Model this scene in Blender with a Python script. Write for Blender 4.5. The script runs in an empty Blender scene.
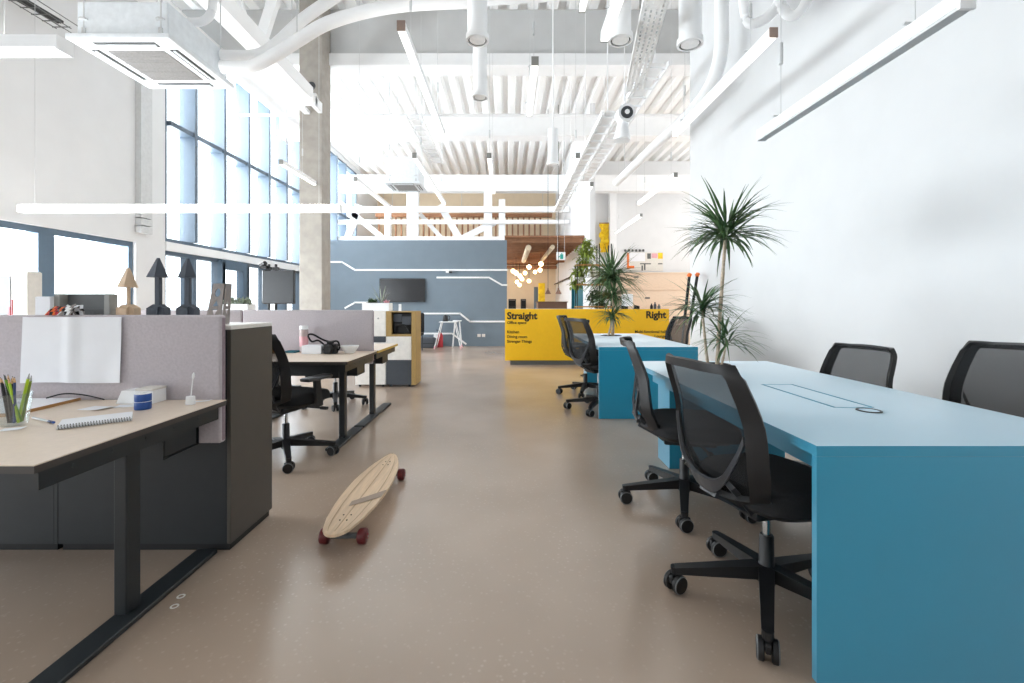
import bpy, bmesh, math, random
from mathutils import Vector, Matrix
PI = math.pi
R = math.radians
scn = bpy.context.scene
COL = scn.collection
rnd = random.Random(7)

# ------------------------------------------------------------------ helpers
F, CX, CY, CH = 455.0, 508.0, 304.0, 1.15      # focal length in pixels, vanishing point, eye height


def at(px, py, Y):
    """a point of the place at depth Y that shows at the picture point px, py"""
    return Vector(((px - CX) / F * Y, Y, CH - (py - CY) / F * Y))


def lin(c):
    c = c / 255.0
    return c / 12.92 if c <= 0.04045 else ((c + 0.055) / 1.055) ** 2.4


def rgb(r, g, b):
    return (lin(r), lin(g), lin(b), 1.0)


MATS = {}


def mat(name, col, rough=0.5, metal=0.0, noise=0.05, scale=18.0, bump=0.0, emit=0.0, spec=0.5, stretch=None):
    m = bpy.data.materials.new(name)
    m.use_nodes = True
    nt = m.node_tree
    b = nt.nodes['Principled BSDF']
    b.inputs['Roughness'].default_value = rough
    b.inputs['Metallic'].default_value = metal
    b.inputs['Specular IOR Level'].default_value = spec
    tc = nt.nodes.new('ShaderNodeTexCoord')
    nz = nt.nodes.new('ShaderNodeTexNoise')
    nz.inputs['Scale'].default_value = scale
    nz.inputs['Detail'].default_value = 3.0
    if stretch:
        mp = nt.nodes.new('ShaderNodeMapping')
        mp.inputs['Scale'].default_value = stretch
        nt.links.new(tc.outputs['Object'], mp.inputs['Vector'])
        nt.links.new(mp.outputs['Vector'], nz.inputs['Vector'])
    else:
        nt.links.new(tc.outputs['Object'], nz.inputs['Vector'])
    rp = nt.nodes.new('ShaderNodeValToRGB')
    c = rgb(*col)
    rp.color_ramp.elements[0].position = 0.3
    rp.color_ramp.elements[1].position = 0.7
    rp.color_ramp.elements[0].color = tuple(max(0, v * (1 - noise)) for v in c[:3]) + (1,)
    rp.color_ramp.elements[1].color = tuple(min(1, v * (1 + noise)) for v in c[:3]) + (1,)
    nt.links.new(nz.outputs['Fac'], rp.inputs['Fac'])
    nt.links.new(rp.outputs['Color'], b.inputs['Base Color'])
    if bump:
        bp = nt.nodes.new('ShaderNodeBump')
        bp.inputs['Strength'].default_value = bump
        bp.inputs['Distance'].default_value = 0.01
        nt.links.new(nz.outputs['Fac'], bp.inputs['Height'])
        nt.links.new(bp.outputs['Normal'], b.inputs['Normal'])
    if emit:
        b.inputs['Emission Color'].default_value = c
        b.inputs['Emission Strength'].default_value = emit
    MATS[name] = m
    return m


class MB:
    """collects shapes (world or local coordinates) that become ONE mesh object"""

    def __init__(self):
        self.bm = bmesh.new()
        self.mi = 0

    def _tag(self, faces):
        for f in faces:
            f.material_index = self.mi

    def box(self, x0, x1, y0, y1, z0, z1, bev=0.0, seg=2, M=None):
        vs = [self.bm.verts.new((x, y, z)) for x in (x0, x1) for y in (y0, y1) for z in (z0, z1)]
        if M is not None:
            for v in vs:
                v.co = M @ v.co
        q = [(0, 1, 3, 2), (4, 6, 7, 5), (0, 4, 5, 1), (2, 3, 7, 6), (0, 2, 6, 4), (1, 5, 7, 3)]
        fs = [self.bm.faces.new([vs[i] for i in f]) for f in q]
        self._tag(fs)
        if bev:
            es = list({e for f in fs for e in f.edges})
            r = bmesh.ops.bevel(self.bm, geom=es, offset=bev, segments=seg, affect='EDGES', profile=0.5)
            self._tag(r['faces'])
        return self

    def ring(self, c, n, r, seg, up=None, sx=1.0, sy=1.0):
        n = Vector(n).normalized()
        a = Vector(up) if up is not None else (Vector((0, 0, 1)) if abs(n.z) < 0.95 else Vector((0, 1, 0)))
        u = a.cross(n).normalized()
        w = n.cross(u)
        return [self.bm.verts.new(Vector(c) + (u * math.cos(t) * sx + w * math.sin(t) * sy) * r) for t in (2 * PI * i / seg for i in range(seg))]

    def loft(self, rings, cap=True, closed=False):
        fs = []
        n = len(rings[0])
        pairs = list(zip(rings, rings[1:]))
        if closed:
            pairs.append((rings[-1], rings[0]))
        for a, b in pairs:
            for i in range(n):
                fs.append(self.bm.faces.new((a[i], a[(i + 1) % n], b[(i + 1) % n], b[i])))
        if cap and not closed:
            fs.append(self.bm.faces.new(rings[0][::-1]))
            fs.append(self.bm.faces.new(rings[-1]))
        self._tag(fs)
        return self

    def cyl(self, p0, p1, r0, r1=None, seg=16, cap=True):
        p0, p1 = Vector(p0), Vector(p1)
        r1 = r0 if r1 is None else r1
        d = p1 - p0
        return self.loft([self.ring(p0, d, r0, seg), self.ring(p1, d, r1, seg)], cap)

    def tube(self, pts, r, seg=10, cap=True, rs=None, sx=1.0, sy=1.0, up=None):
        pts = [Vector(p) for p in pts]
        rings = []
        for i, p in enumerate(pts):
            d = (pts[min(i + 1, len(pts) - 1)] - pts[max(i - 1, 0)])
            rings.append(self.ring(p, d, rs[i] if rs else r, seg, up=up, sx=sx, sy=sy))
        return self.loft(rings, cap)

    def lathe(self, c, prof, seg=24, cap=True):
        c = Vector(c)
        rings = []
        for r, z in prof:
            rings.append([self.bm.verts.new(c + Vector((r * math.cos(2 * PI * i / seg), r * math.sin(2 * PI * i / seg), z))) for i in range(seg)])
        return self.loft(rings, cap)

    def bar(self, p0, p1, w, h, w1=None, h1=None, up=(0, 0, 1)):
        """a bar of rectangular section from p0 to p1 (w across, h along up)"""
        p0, p1 = Vector(p0), Vector(p1)
        w1 = w if w1 is None else w1
        h1 = h if h1 is None else h1
        d = (p1 - p0).normalized()
        u = Vector(up)
        s = d.cross(u)
        if s.length < 1e-5:
            s = d.cross(Vector((0, 1, 0)))
        s.normalize()
        u = s.cross(d).normalized()
        rings = []
        for p, a, b in ((p0, w, h), (p1, w1, h1)):
            rings.append([self.bm.verts.new(p + s * a / 2 * i + u * b / 2 * j) for i, j in ((-1, -1), (1, -1), (1, 1), (-1, 1))])
        return self.loft(rings)

    def prism(self, poly, fn0, fn1):
        """polygon list of 2-tuples mapped through fn0 and fn1 into the two end caps"""
        a = [self.bm.verts.new(fn0(*p)) for p in poly]
        b = [self.bm.verts.new(fn1(*p)) for p in poly]
        return self.loft([a, b])

    def grid(self, nu, nv, fn, keep=None, thick=0.0):
        vs = [[self.bm.verts.new(fn(i, j)) for j in range(nv)] for i in range(nu)]
        fs = []
        for i in range(nu - 1):
            for j in range(nv - 1):
                if keep is None or keep(i, j):
                    fs.append(self.bm.faces.new((vs[i][j], vs[i + 1][j], vs[i + 1][j + 1], vs[i][j + 1])))
        for row in vs:
            for v in row:
                if not v.link_faces:
                    self.bm.verts.remove(v)
        self._tag(fs)
        if thick:
            for f in fs:
                f.normal_update()
            r = bmesh.ops.solidify(self.bm, geom=fs, thickness=thick)
            self._tag([g for g in r['geom'] if isinstance(g, bmesh.types.BMFace)])
        return self

    def plate(self, outline, holes, fn0, fn1):
        """flat plate with holes; fn0/fn1 map 2-D points to the two faces"""
        caps = []
        for fn, flip in ((fn0, True), (fn1, False)):
            es, loops = [], []
            for loop in [outline] + holes:
                vs = [self.bm.verts.new(fn(*p)) for p in loop]
                loops.append(vs)
                for i in range(len(vs)):
                    es.append(self.bm.edges.new((vs[i], vs[(i + 1) % len(vs)])))
            bmesh.ops.triangle_fill(self.bm, edges=es, use_beauty=True)
            caps.append(loops)
        for a, b in zip(*caps):
            for i in range(len(a)):
                self.bm.faces.new((a[i], a[(i + 1) % len(a)], b[(i + 1) % len(a)], b[i]))
        return self

    def leaf(self, base, d, L, w, droop, seg=4, fold=0.15):
        base = Vector(base)
        d = Vector(d).normalized()
        side = d.cross(Vector((0, 0, 1)))
        if side.length < 1e-3:
            side = Vector((1, 0, 0))
        side.normalize()
        rows = []
        p = base.copy()
        for i in range(seg + 1):
            t = i / seg
            ww = w * (0.55 + 0.9 * t if t < 0.5 else (1.0 - t) * 2) * 0.5 + 0.0006
            nrm = side.cross(d)
            rows.append([self.bm.verts.new(p - side * ww), self.bm.verts.new(p - nrm * ww * fold * 2), self.bm.verts.new(p + side * ww)])
            d = (d + Vector((0, 0, -droop / seg))).normalized()
            p = p + d * (L / seg)
        fs = []
        for a, b in zip(rows, rows[1:]):
            fs.append(self.bm.faces.new((a[0], a[1], b[1], b[0])))
            fs.append(self.bm.faces.new((a[1], a[2], b[2], b[1])))
        self._tag(fs)
        return self


def wloc(o):
    v = Vector((0, 0, 0))
    while o is not None:
        v = v + o.location
        o = o.parent
    return v


def build(name, mb, mats, parent=None, smooth=False, label=None, kind=None):
    bm = mb.bm
    bmesh.ops.recalc_face_normals(bm, faces=bm.faces)
    if parent is not None:
        bmesh.ops.translate(bm, verts=bm.verts, vec=-wloc(parent))
    me = bpy.data.meshes.new(name)
    bm.to_mesh(me)
    bm.free()
    if not isinstance(mats, (list, tuple)):
        mats = [mats]
    for m in mats:
        me.materials.append(MATS[m] if isinstance(m, str) else m)
    if smooth:
        me.polygons.foreach_set('use_smooth', [True] * len(me.polygons))
        try:
            me.set_sharp_from_angle(angle=R(40))
        except Exception:
            pass
    o = bpy.data.objects.new(name, me)
    COL.objects.link(o)
    if parent is not None:
        o.parent = parent
    if label:
        o['label'] = label
    if kind:
        o['kind'] = kind
    return o


def thing(name, label, cat, loc=(0, 0, 0), group=None):
    o = bpy.data.objects.new(name, None)
    o.empty_display_size = 0.1
    COL.objects.link(o)
    o.location = loc
    o['label'] = label
    o['category'] = cat
    if group:
        o['group'] = group
    return o


def solo(name, mb, mats, label, cat, group=None, smooth=False):
    vs = [v.co for v in mb.bm.verts]
    lo = Vector((min(v.x for v in vs), min(v.y for v in vs), min(v.z for v in vs)))
    hi = Vector((max(v.x for v in vs), max(v.y for v in vs), max(v.z for v in vs)))
    base = Vector(((lo.x + hi.x) / 2, (lo.y + hi.y) / 2, lo.z))
    bmesh.ops.translate(mb.bm, verts=mb.bm.verts, vec=-base)
    o = build(name, mb, mats, None, smooth)
    o.location = base
    o['label'] = label
    o['category'] = cat
    if group:
        o['group'] = group
    return o


def struct(name, mb, mats, smooth=False, label=None):
    o = build(name, mb, mats, None, smooth)
    o['kind'] = 'structure'
    if label:
        o['label'] = label
    return o


KIDS = {}


def copy_tree(o, parent=None):
    c = o.copy()
    COL.objects.link(c)
    if parent is not None:
        c.parent = parent
    for ch in [x for x in list(o.children)]:
        copy_tree(ch, c)
    return c


def smoothstep_interp(tab, v):
    for (a, ya), (b, yb) in zip(tab, tab[1:]):
        if v <= b:
            t = (v - a) / (b - a)
            t = t * t * (3 - 2 * t) * 0.5 + t * 0.5
            return ya + (yb - ya) * t
    return tab[-1][1]


def bez(pts, n=8):
    """Catmull-Rom through the points"""
    P = [Vector(p) for p in pts]
    P = [P[0] * 2 - P[1]] + P + [P[-1] * 2 - P[-2]]
    out = []
    for i in range(1, len(P) - 2):
        for k in range(n):
            t = k / n
            a, b, c, d = P[i - 1], P[i], P[i + 1], P[i + 2]
            out.append(0.5 * ((2 * b) + (c - a) * t + (2 * a - 5 * b + 4 * c - d) * t * t + (3 * b - a - 3 * c + d) * t ** 3))
    out.append(P[-2])
    return out


# ------------------------------------------------------------------ materials
mat('white_paint', (244, 245, 246), 0.75, noise=0.015, scale=6)
mat('wall_white', (225, 226, 227), 0.8, noise=0.02, scale=2.5, bump=0.02)
mat('wall_white_dim', (212, 213, 214), 0.8, noise=0.02, scale=2.5, bump=0.02)  # wall white darkened in colour to tone down the window light on it
mat('ceiling_white', (246, 246, 245), 0.7, noise=0.01)
mat('beam_grey', (203, 204, 204), 0.8, noise=0.03, scale=3)
mat('duct_grey', (205, 207, 208), 0.6)
mat('concrete', (164, 158, 150), 0.85, noise=0.10, scale=7, bump=0.15)
mat('frame_blue', (92, 107, 122), 0.45, noise=0.03)
mat('frame_dark', (84, 104, 122), 0.45, noise=0.03)
mat('partition_grey', (116, 130, 142), 0.75, noise=0.03, scale=4)
mat('led_white', (250, 251, 252), 0.4)
mat('yellow', (243, 190, 18), 0.5, noise=0.02)
mat('yellow_bright', (252, 200, 30), 0.6, noise=0.25, scale=9)
mat('plinth_grey', (92, 94, 94), 0.6)
mat('ink', (30, 28, 20), 0.6)
mat('blue', (5, 148, 184), 0.34, noise=0.015, scale=5, spec=0.5)
for k_, v_ in (('IOR', 1.65), ('Sheen Weight', 0.85), ('Sheen Roughness', 0.45)):
    MATS['blue'].node_tree.nodes['Principled BSDF'].inputs[k_].default_value = v_
mat('blue_edge', (80, 178, 206), 0.35)
mat('blue_groove', (26, 132, 160), 0.5)
mat('black_plastic', (20, 20, 22), 0.48, noise=0.05)
mat('black_matte', (22, 23, 25), 0.6)
mat('black_fabric', (26, 26, 28), 0.9, noise=0.2, scale=160, bump=0.1)
mat('grey_plastic', (58, 60, 64), 0.38)
mat('caster_rim', (112, 114, 116), 0.4)
mat('chrome', (200, 202, 204), 0.22, metal=1.0)
mat('steel', (170, 170, 168), 0.35, metal=0.8)
mat('desk_top', (230, 213, 195), 0.42, noise=0.03, scale=40)
mat('desk_edge', (64, 58, 54), 0.5)
mat('ply_edge', (206, 170, 78), 0.5, noise=0.1, scale=60)
mat('desk_metal', (31, 36, 39), 0.45)
mat('screen_felt', (192, 184, 188), 0.95, noise=0.06, scale=90, bump=0.2)
mat('screen_edge', (148, 130, 138), 0.95, noise=0.1, scale=60)
mat('cabinet_dark', (36, 40, 43), 0.5)
mat('cabinet_side', (76, 71, 65), 0.5, noise=0.03)
mat('cabinet_white', (236, 232, 226), 0.5)
mat('cabinet_slate', (68, 73, 80), 0.55)
mat('oak', (170, 140, 86), 0.55, noise=0.12, scale=22, stretch=(8, 8, 1))
mat('paper', (240, 241, 245), 0.85, noise=0.02, scale=8)
mat('card_beige', (205, 178, 150), 0.8, noise=0.08, scale=30)
mat('card_dark', (70, 76, 86), 0.7)
mat('wood_grey', (150, 142, 138), 0.7, noise=0.15, scale=30, stretch=(10, 10, 1))
mat('wood_brown', (172, 128, 76), 0.6, noise=0.12, scale=30)
mat('navy', (30, 75, 150), 0.4)
mat('red_wheel', (96, 22, 26), 0.35, noise=0.1)
mat('hub_red', (140, 30, 36), 0.4)
mat('board_grey', (158, 140, 126), 0.8)
mat('board_line', (186, 158, 126), 0.6)
mat('leaf_green', (84, 112, 72), 0.42, noise=0.35, scale=9)
mat('leaf_yellow', (132, 150, 62), 0.6, noise=0.35, scale=9)
mat('leaf_dark', (58, 82, 50), 0.6, noise=0.35, scale=12)
mat('leaf_grey', (150, 160, 142), 0.6, noise=0.3, scale=12)
mat('blossom', (246, 244, 236), 0.6)
mat('trunk_bark', (190, 172, 150), 0.8, noise=0.22, scale=50, bump=0.3)
mat('soil', (42, 40, 38), 0.95, noise=0.3, scale=60)
mat('bench_wood', (228, 205, 182), 0.6, noise=0.05, scale=8, stretch=(1, 6, 6))
mat('teal', (22, 106, 122), 0.6)
mat('wall_warm', (236, 218, 190), 0.8, noise=0.03, scale=3)
mat('wood_ceiling', (156, 112, 82), 0.8, noise=0.15, scale=6)
mat('brown', (124, 94, 78), 0.7, noise=0.05)
mat('bottle_tint', (200, 182, 180), 0.25)
mat('orange', (240, 120, 40), 0.5)
mat('cap_brown', (150, 128, 116), 0.5)
mat('cap_grey', (140, 140, 136), 0.5)
mat('ac_grille', (150, 148, 146), 0.6, noise=0.1, scale=60)
mat('ac_white', (226, 231, 235), 0.5)
mat('slot_dark', (58, 60, 62), 0.6)
mat('tv_black', (34, 35, 38), 0.25)
mat('tray_metal', (244, 244, 243), 0.5)
mat('wire_grey', (120, 122, 122), 0.5, metal=0.4)
mat('pencil_green', (110, 160, 40), 0.5)
mat('pencil_lime', (176, 205, 40), 0.5)
mat('pencil_blue', (48, 62, 110), 0.5)
mat('pencil_black', (44, 44, 46), 0.5)
mat('pencil_wood', (214, 170, 120), 0.6)
mat('red', (190, 50, 60), 0.5)
mat('pink', (228, 170, 176), 0.5)
mat('outside_ground', (190, 190, 186), 0.9, noise=0.1, scale=2)
mat('exit_green', (60, 180, 170), 0.5)
mat('lamp_white', (255, 253, 250), 0.5, emit=1.3)
mat('fill_glow', (255, 252, 246), 0.5, emit=9.0)  # added glow, fill light for the near zone
mat('lamp_warm', (255, 214, 160), 0.5, emit=14.0)
mat('tape_white', (226, 222, 214), 0.7)


def special_mats():
    # deck of the skateboard: pale maple strips
    m = mat('maple', (216, 188, 156), 0.45, noise=0.1, scale=7, stretch=(14, 1, 1))
    # chair mesh
    m = bpy.data.materials.new('chair_mesh')
    m.use_nodes = True
    nt = m.node_tree
    b = nt.nodes['Principled BSDF']
    b.inputs['Base Color'].default_value = rgb(30, 31, 33)
    b.inputs['Roughness'].default_value = 0.8
    tr = nt.nodes.new('ShaderNodeBsdfTransparent')
    mx = nt.nodes.new('ShaderNodeMixShader')
    wv = nt.nodes.new('ShaderNodeTexNoise')
    wv.inputs['Scale'].default_value = 240
    tc = nt.nodes.new('ShaderNodeTexCoord')
    mr = nt.nodes.new('ShaderNodeMapRange')
    mr.inputs['To Min'].default_value = 0.42
    mr.inputs['To Max'].default_value = 0.68
    nt.links.new(tc.outputs['Object'], wv.inputs['Vector'])
    nt.links.new(wv.outputs['Fac'], mr.inputs['Value'])
    nt.links.new(mr.outputs['Result'], mx.inputs['Fac'])
    nt.links.new(tr.outputs['BSDF'], mx.inputs[1])
    nt.links.new(b.outputs['BSDF'], mx.inputs[2])
    nt.links.new(mx.outputs['Shader'], nt.nodes['Material Output'].inputs['Surface'])
    MATS['chair_mesh'] = m
    # window glass and drinking glass
    for nm, tint, k in (('pane_glass', (0.95, 0.98, 1.0, 1), 0.08), ('cup_glass', (0.93, 0.95, 0.95, 1), 0.09)):
        m = bpy.data.materials.new(nm)
        m.use_nodes = True
        nt = m.node_tree
        nt.nodes.remove(nt.nodes['Principled BSDF'])
        tr = nt.nodes.new('ShaderNodeBsdfTransparent')
        tr.inputs['Color'].default_value = tint
        gl = nt.nodes.new('ShaderNodeBsdfGlossy')
        gl.inputs['Roughness'].default_value = 0.03
        mx = nt.nodes.new('ShaderNodeMixShader')
        mx.inputs['Fac'].default_value = k
        nt.links.new(tr.outputs['BSDF'], mx.inputs[1])
        nt.links.new(gl.outputs['BSDF'], mx.inputs[2])
        nt.links.new(mx.outputs['Shader'], nt.nodes['Material Output'].inputs['Surface'])
        MATS[nm] = m
    # polished concrete floor
    m = bpy.data.materials.new('floor_concrete')
    m.use_nodes = True
    nt = m.node_tree
    b = nt.nodes['Principled BSDF']
    tc = nt.nodes.new('ShaderNodeTexCoord')
    n1 = nt.nodes.new('ShaderNodeTexNoise')
    n1.inputs['Scale'].default_value = 0.8
    n1.inputs['Detail'].default_value = 3
    n2 = nt.nodes.new('ShaderNodeTexVoronoi')
    n2.inputs['Scale'].default_value = 38
    n3 = nt.nodes.new('ShaderNodeTexNoise')
    n3.inputs['Scale'].default_value = 1.3
    n3.inputs['Detail'].default_value = 3
    r1 = nt.nodes.new('ShaderNodeValToRGB')
    r1.color_ramp.elements[0].position = 0.3
    r1.color_ramp.elements[1].position = 0.72
    r1.color_ramp.elements[0].color = rgb(167, 147, 130)
    r1.color_ramp.elements[1].color = rgb(187, 167, 150)
    r2 = nt.nodes.new('ShaderNodeValToRGB')          # pale stone chips
    r2.color_ramp.elements[0].position = 0.12
    r2.color_ramp.elements[1].position = 0.26
    r2.color_ramp.elements[0].color = (1, 1, 1, 1)
    r2.color_ramp.elements[1].color = (0, 0, 0, 1)
    r3 = nt.nodes.new('ShaderNodeValToRGB')
    r3.color_ramp.elements[0].position = 0.30
    r3.color_ramp.elements[1].position = 0.75
    ml = nt.nodes.new('ShaderNodeMath')
    ml.operation = 'MULTIPLY'
    m2 = nt.nodes.new('ShaderNodeMath')
    m2.operation = 'MULTIPLY'
    m2.inputs[1].default_value = 0.6
    mx = nt.nodes.new('ShaderNodeMixRGB')
    mx.inputs['Color2'].default_value = rgb(206, 186, 168)
    for n in (n1, n2, n3):
        nt.links.new(tc.outputs['Object'], n.inputs['Vector'])
    nt.links.new(n1.outputs['Fac'], r1.inputs['Fac'])
    nt.links.new(n2.outputs['Distance'], r2.inputs['Fac'])
    nt.links.new(n3.outputs['Fac'], r3.inputs['Fac'])
    nt.links.new(r2.outputs['Color'], ml.inputs[0])
    nt.links.new(r3.outputs['Color'], ml.inputs[1])
    nt.links.new(ml.outputs['Value'], m2.inputs[0])
    nt.links.new(m2.outputs['Value'], mx.inputs['Fac'])
    nt.links.new(r1.outputs['Color'], mx.inputs['Color1'])
    nt.links.new(mx.outputs['Color'], b.inputs['Base Color'])
    rr = nt.nodes.new('ShaderNodeMapRange')
    rr.inputs['To Min'].default_value = 0.17
    rr.inputs['To Max'].default_value = 0.27
    nt.links.new(n1.outputs['Fac'], rr.inputs['Value'])
    nt.links.new(rr.outputs['Result'], b.inputs['Roughness'])
    b.inputs['IOR'].default_value = 1.8
    MATS['floor_concrete'] = m


special_mats()

# ------------------------------------------------------------------ room shell
WX = -6.3            # inner face of the window wall
RX = 3.0             # inner face of the white wall
ZT = 6.8             # underside of the steel deck
YB = 22.0            # far wall

mb = MB()
mb.box(-6.6, 9.6, -3.0, YB + 0.3, -0.2, 0.0)
struct('floor', mb, 'floor_concrete')

# trapezoidal steel deck, ribs running along the hall
mb = MB()
prof = []
x = -6.6
while x < 9.6:
    prof += [(x, ZT + 0.16), (x + 0.12, ZT + 0.16), (x + 0.17, ZT), (x + 0.33, ZT), ]
    x += 0.38
vs0 = [mb.bm.verts.new((p[0], -3.0, p[1])) for p in prof]
vs1 = [mb.bm.verts.new((p[0], YB + 0.3, p[1])) for p in prof]
for i in range(len(prof) - 1):
    mb.bm.faces.new((vs0[i], vs0[i + 1], vs1[i + 1], vs1[i]))
mb.box(-6.6, 9.6, -3.0, YB + 0.3, ZT + 0.165, ZT + 0.20)
struct('ceiling', mb, 'ceiling_white')

# window wall: low ribbon windows in front, tall glazing beyond
mb = MB()
T0, T1 = WX - 0.35, WX
GY0, GY1, GZ = 8.36, 19.0, 6.6
mb.box(T0, T1, -3.0, GY0, 2.20, ZT)              # above the ribbon window
mb.box(T0, T1, -3.0, GY0, 0.0, 0.45)             # parapet
mb.box(T0, T1, -3.0, -2.6, 0.45, 2.20)
mb.box(T0, T1, 1.9, 2.2, 0.45, 2.20)
mb.box(T0, T1, 7.70, GY0, 0.45, 2.20)
mb.box(T0, T1, GY0, GY1, GZ, ZT)
mb.box(T0, T1, GY1, YB + 0.3, 0.0, ZT)
struct('wall_left', mb, 'wall_white')

# the white wall beside the blue tables
mb = MB()
mb.box(RX, RX + 0.25, -3.0, 7.5, 0, ZT)
struct('wall_right', mb, 'wall_white_dim')
mb = MB()
mb.box(RX + 0.25, 9.6, 7.3, 7.5, 0, ZT)
struct('wall_side', mb, 'wall_white')
mb = MB()
mb.box(-6.65, RX + 0.25, -3.2, -3.0, 0, ZT)
struct('wall_rear', mb, 'wall_white')  # unseen wall, added to shut out light from behind the camera
# far walls: warm end wall, hall wall with a doorway, side wall of the corridor
mb = MB()
mb.box(-6.3, 9.6, YB, YB + 0.3, 0, ZT)
struct('wall_back', mb, 'wall_warm')
mb = MB()
HY = 18.0
mb.box(2.45, 9.6, HY, HY + 0.25, 0, ZT)
struct('wall_hall', mb, 'wall_white')
mb = MB()
KX = 2.30
mb.box(KX, KX + 0.15, 12.8, 13.95, 0, ZT)
mb.box(KX, KX + 0.15, 13.95, 16.35, 1.74, ZT)
mb.box(KX, KX + 0.15, 16.35, YB, 0, ZT)
struct('wall_corridor', mb, 'wall_white')
mb = MB()
mb.box(KX - 0.02, KX + 0.16, 13.95, 14.02, 0, 1.74)
mb.box(KX - 0.02, KX + 0.16, 16.28, 16.35, 0, 1.74)
mb.box(KX - 0.02, KX + 0.16, 14.02, 16.28, 1.68, 1.74)
mb.box(KX + 0.06, KX + 0.12, 14.02, 16.28, 0, 1.68)
mb.box(KX + 0.02, KX + 0.06, 14.2, 14.24, 0.8, 1.0)
struct('door_2', mb, 'teal')

# grey partition of the meeting box
PY = 12.4
mb = MB()
mb.box(-5.2, -0.03, PY, PY + 0.25, 0, 2.89)
struct('wall_partition', mb, 'partition_grey')
LINES = [[(326, 262), (342, 262), (355, 270), (507, 270)], [(437, 277.5), (489, 277.5), (502, 285), (507, 285)],
         [(345, 308), (355, 302.5), (367, 302.5)], [(424, 313.5), (460, 313.5), (470, 321.5), (507, 321.5)], [(424, 333.5), (452, 333.5), (466, 344)]]
LAB = ['long white light strip crossing the grey partition wall above the screen', 'white angled strip under the long one near the wall end',
       'short white bent strip on the grey wall behind the planter', 'white angled strip on the grey wall above the small table', 'lowest white strip on the grey wall, bending down to the floor']
for k, ln in enumerate(LINES):
    mb = MB()
    P = [at(px, py, PY - 0.012) for px, py in ln]
    for a, b in zip(P, P[1:]):
        d = (b - a).normalized() * 0.012
        mb.bar(a - d, b + d, 0.022, 0.045, up=(0, 0, 1))
    struct('trim_%d' % (k + 1), mb, 'led_white', label=LAB[k])

# concrete pillar
t = thing('concrete_pillar', 'square raw concrete pillar rising behind the desks beside the tall windows', 'pillar', (-3.6, 8.5, 0))
mb = MB()
mb.box(-3.81, -3.39, 8.3, 8.7, 0, ZT - 0.005, 0.012, 2)
build('shaft', mb, 'concrete', t)
mb = MB()
c = at(311.5, 86, 8.3)
mb.cyl(c + Vector((0, -0.012, 0)), c + Vector((0, 0.0, 0)), 0.075, seg=20)
build('hole', mb, 'slot_dark', t, True)

# deep grey beam and the lighter roof girders
def beam(name, label, y0, y1, z0, z1, x0, x1, m, flange=True, k=0):
    t = thing(name, label, 'beam', ((x0 + x1) / 2, (y0 + y1) / 2, z0))
    mb = MB()
    mb.box(x0, x1, y0, y1, z0 + 0.002, z1)
    build('web', mb, m, t)
    if flange:
        mb = MB()
        mb.box(x0, x1, y0 - 0.10, y1 + 0.10, z0 - 0.02, z0 + 0.20 if flange == 2 else z0 + 0.05)
        build('flange', mb, 'white_paint', t)


beam('roof_beam', 'deep grey beam spanning the hall, nearest to the desks', 8.72, 8.95, 5.70, ZT - 0.01, -6.25, 9.4, 'beam_grey', 2)
beam('roof_beam', 'white girder over the grey partition wall', 12.45, 12.7, 5.74, 6.3, -6.25, 9.4, 'white_paint', 1)
beam('roof_beam', 'white girder beyond the grey partition, over the trusses', 16.9, 17.1, 5.35, 5.95, -6.25, 9.4, 'white_paint', 1)

# ------------------------------------------------------------------ windows
def window(name, y0, y1, z0, z1, posts, rails, fm, w=0.10, post_w=None, thick=0.14, x=WX - 0.12, deep=0.02):
    mb = MB()
    pw = post_w or w
    mb.box(x - thick / 2, x + thick / 2, y0, y1, z1 - w, z1)
    mb.box(x - thick / 2, x + thick / 2, y0, y1, z0, z0 + w)
    mb.box(x - thick / 2, x + thick / 2, y0, y0 + w, z0 + w, z1 - w)
    mb.box(x - thick / 2, x + thick / 2, y1 - w, y1, z0 + w, z1 - w)
    for p in posts:
        mb.box(x - thick / 2, x + thick / 2 + deep, p - pw / 2, p + pw / 2, z0 + w, z1 - w)
    for z, h in rails:
        mb.box(x - thick / 2 - 0.01, x + thick / 2 + deep - 0.03, y0 + w, y1 - w, z - h / 2, z + h / 2)
    o = struct(name, mb, fm)
    g = MB()
    g.box(x - 0.008, x + 0.008, y0 + w * 0.5, y1 - w * 0.5, z0 + w * 0.5, z1 - w * 0.5)
    build('window_pane', g, 'pane_glass', o)
    return o


window('window_1', 2.2, 7.70, 0.45, 2.20, [3.9, 6.24], [], 'frame_dark', 0.09, 0.22)
window('window_2', -2.6, 1.9, 0.45, 2.20, [-0.4], [], 'frame_dark', 0.09, 0.2)  # unseen window behind the camera, added to let in light
posts = [9.07 + 0.934 * i for i in range(10)]
window('window_3', GY0, GY1, 2.30, GZ, posts, [(4.5, 0.09)], 'frame_blue', 0.07, 0.085, thick=0.2, deep=0.11)
window('window_4', GY0, GY1, 0.0, 2.14, posts, [], 'frame_blue', 0.07, 0.085, thick=0.16, deep=0.10)
mb = MB()
mb.box(WX - 0.3, WX + 0.03, GY0, GY1, 2.14, 2.30)
struct('trim_6', mb, 'white_paint', label='white band between the tall glazing and the windows below')
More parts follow.
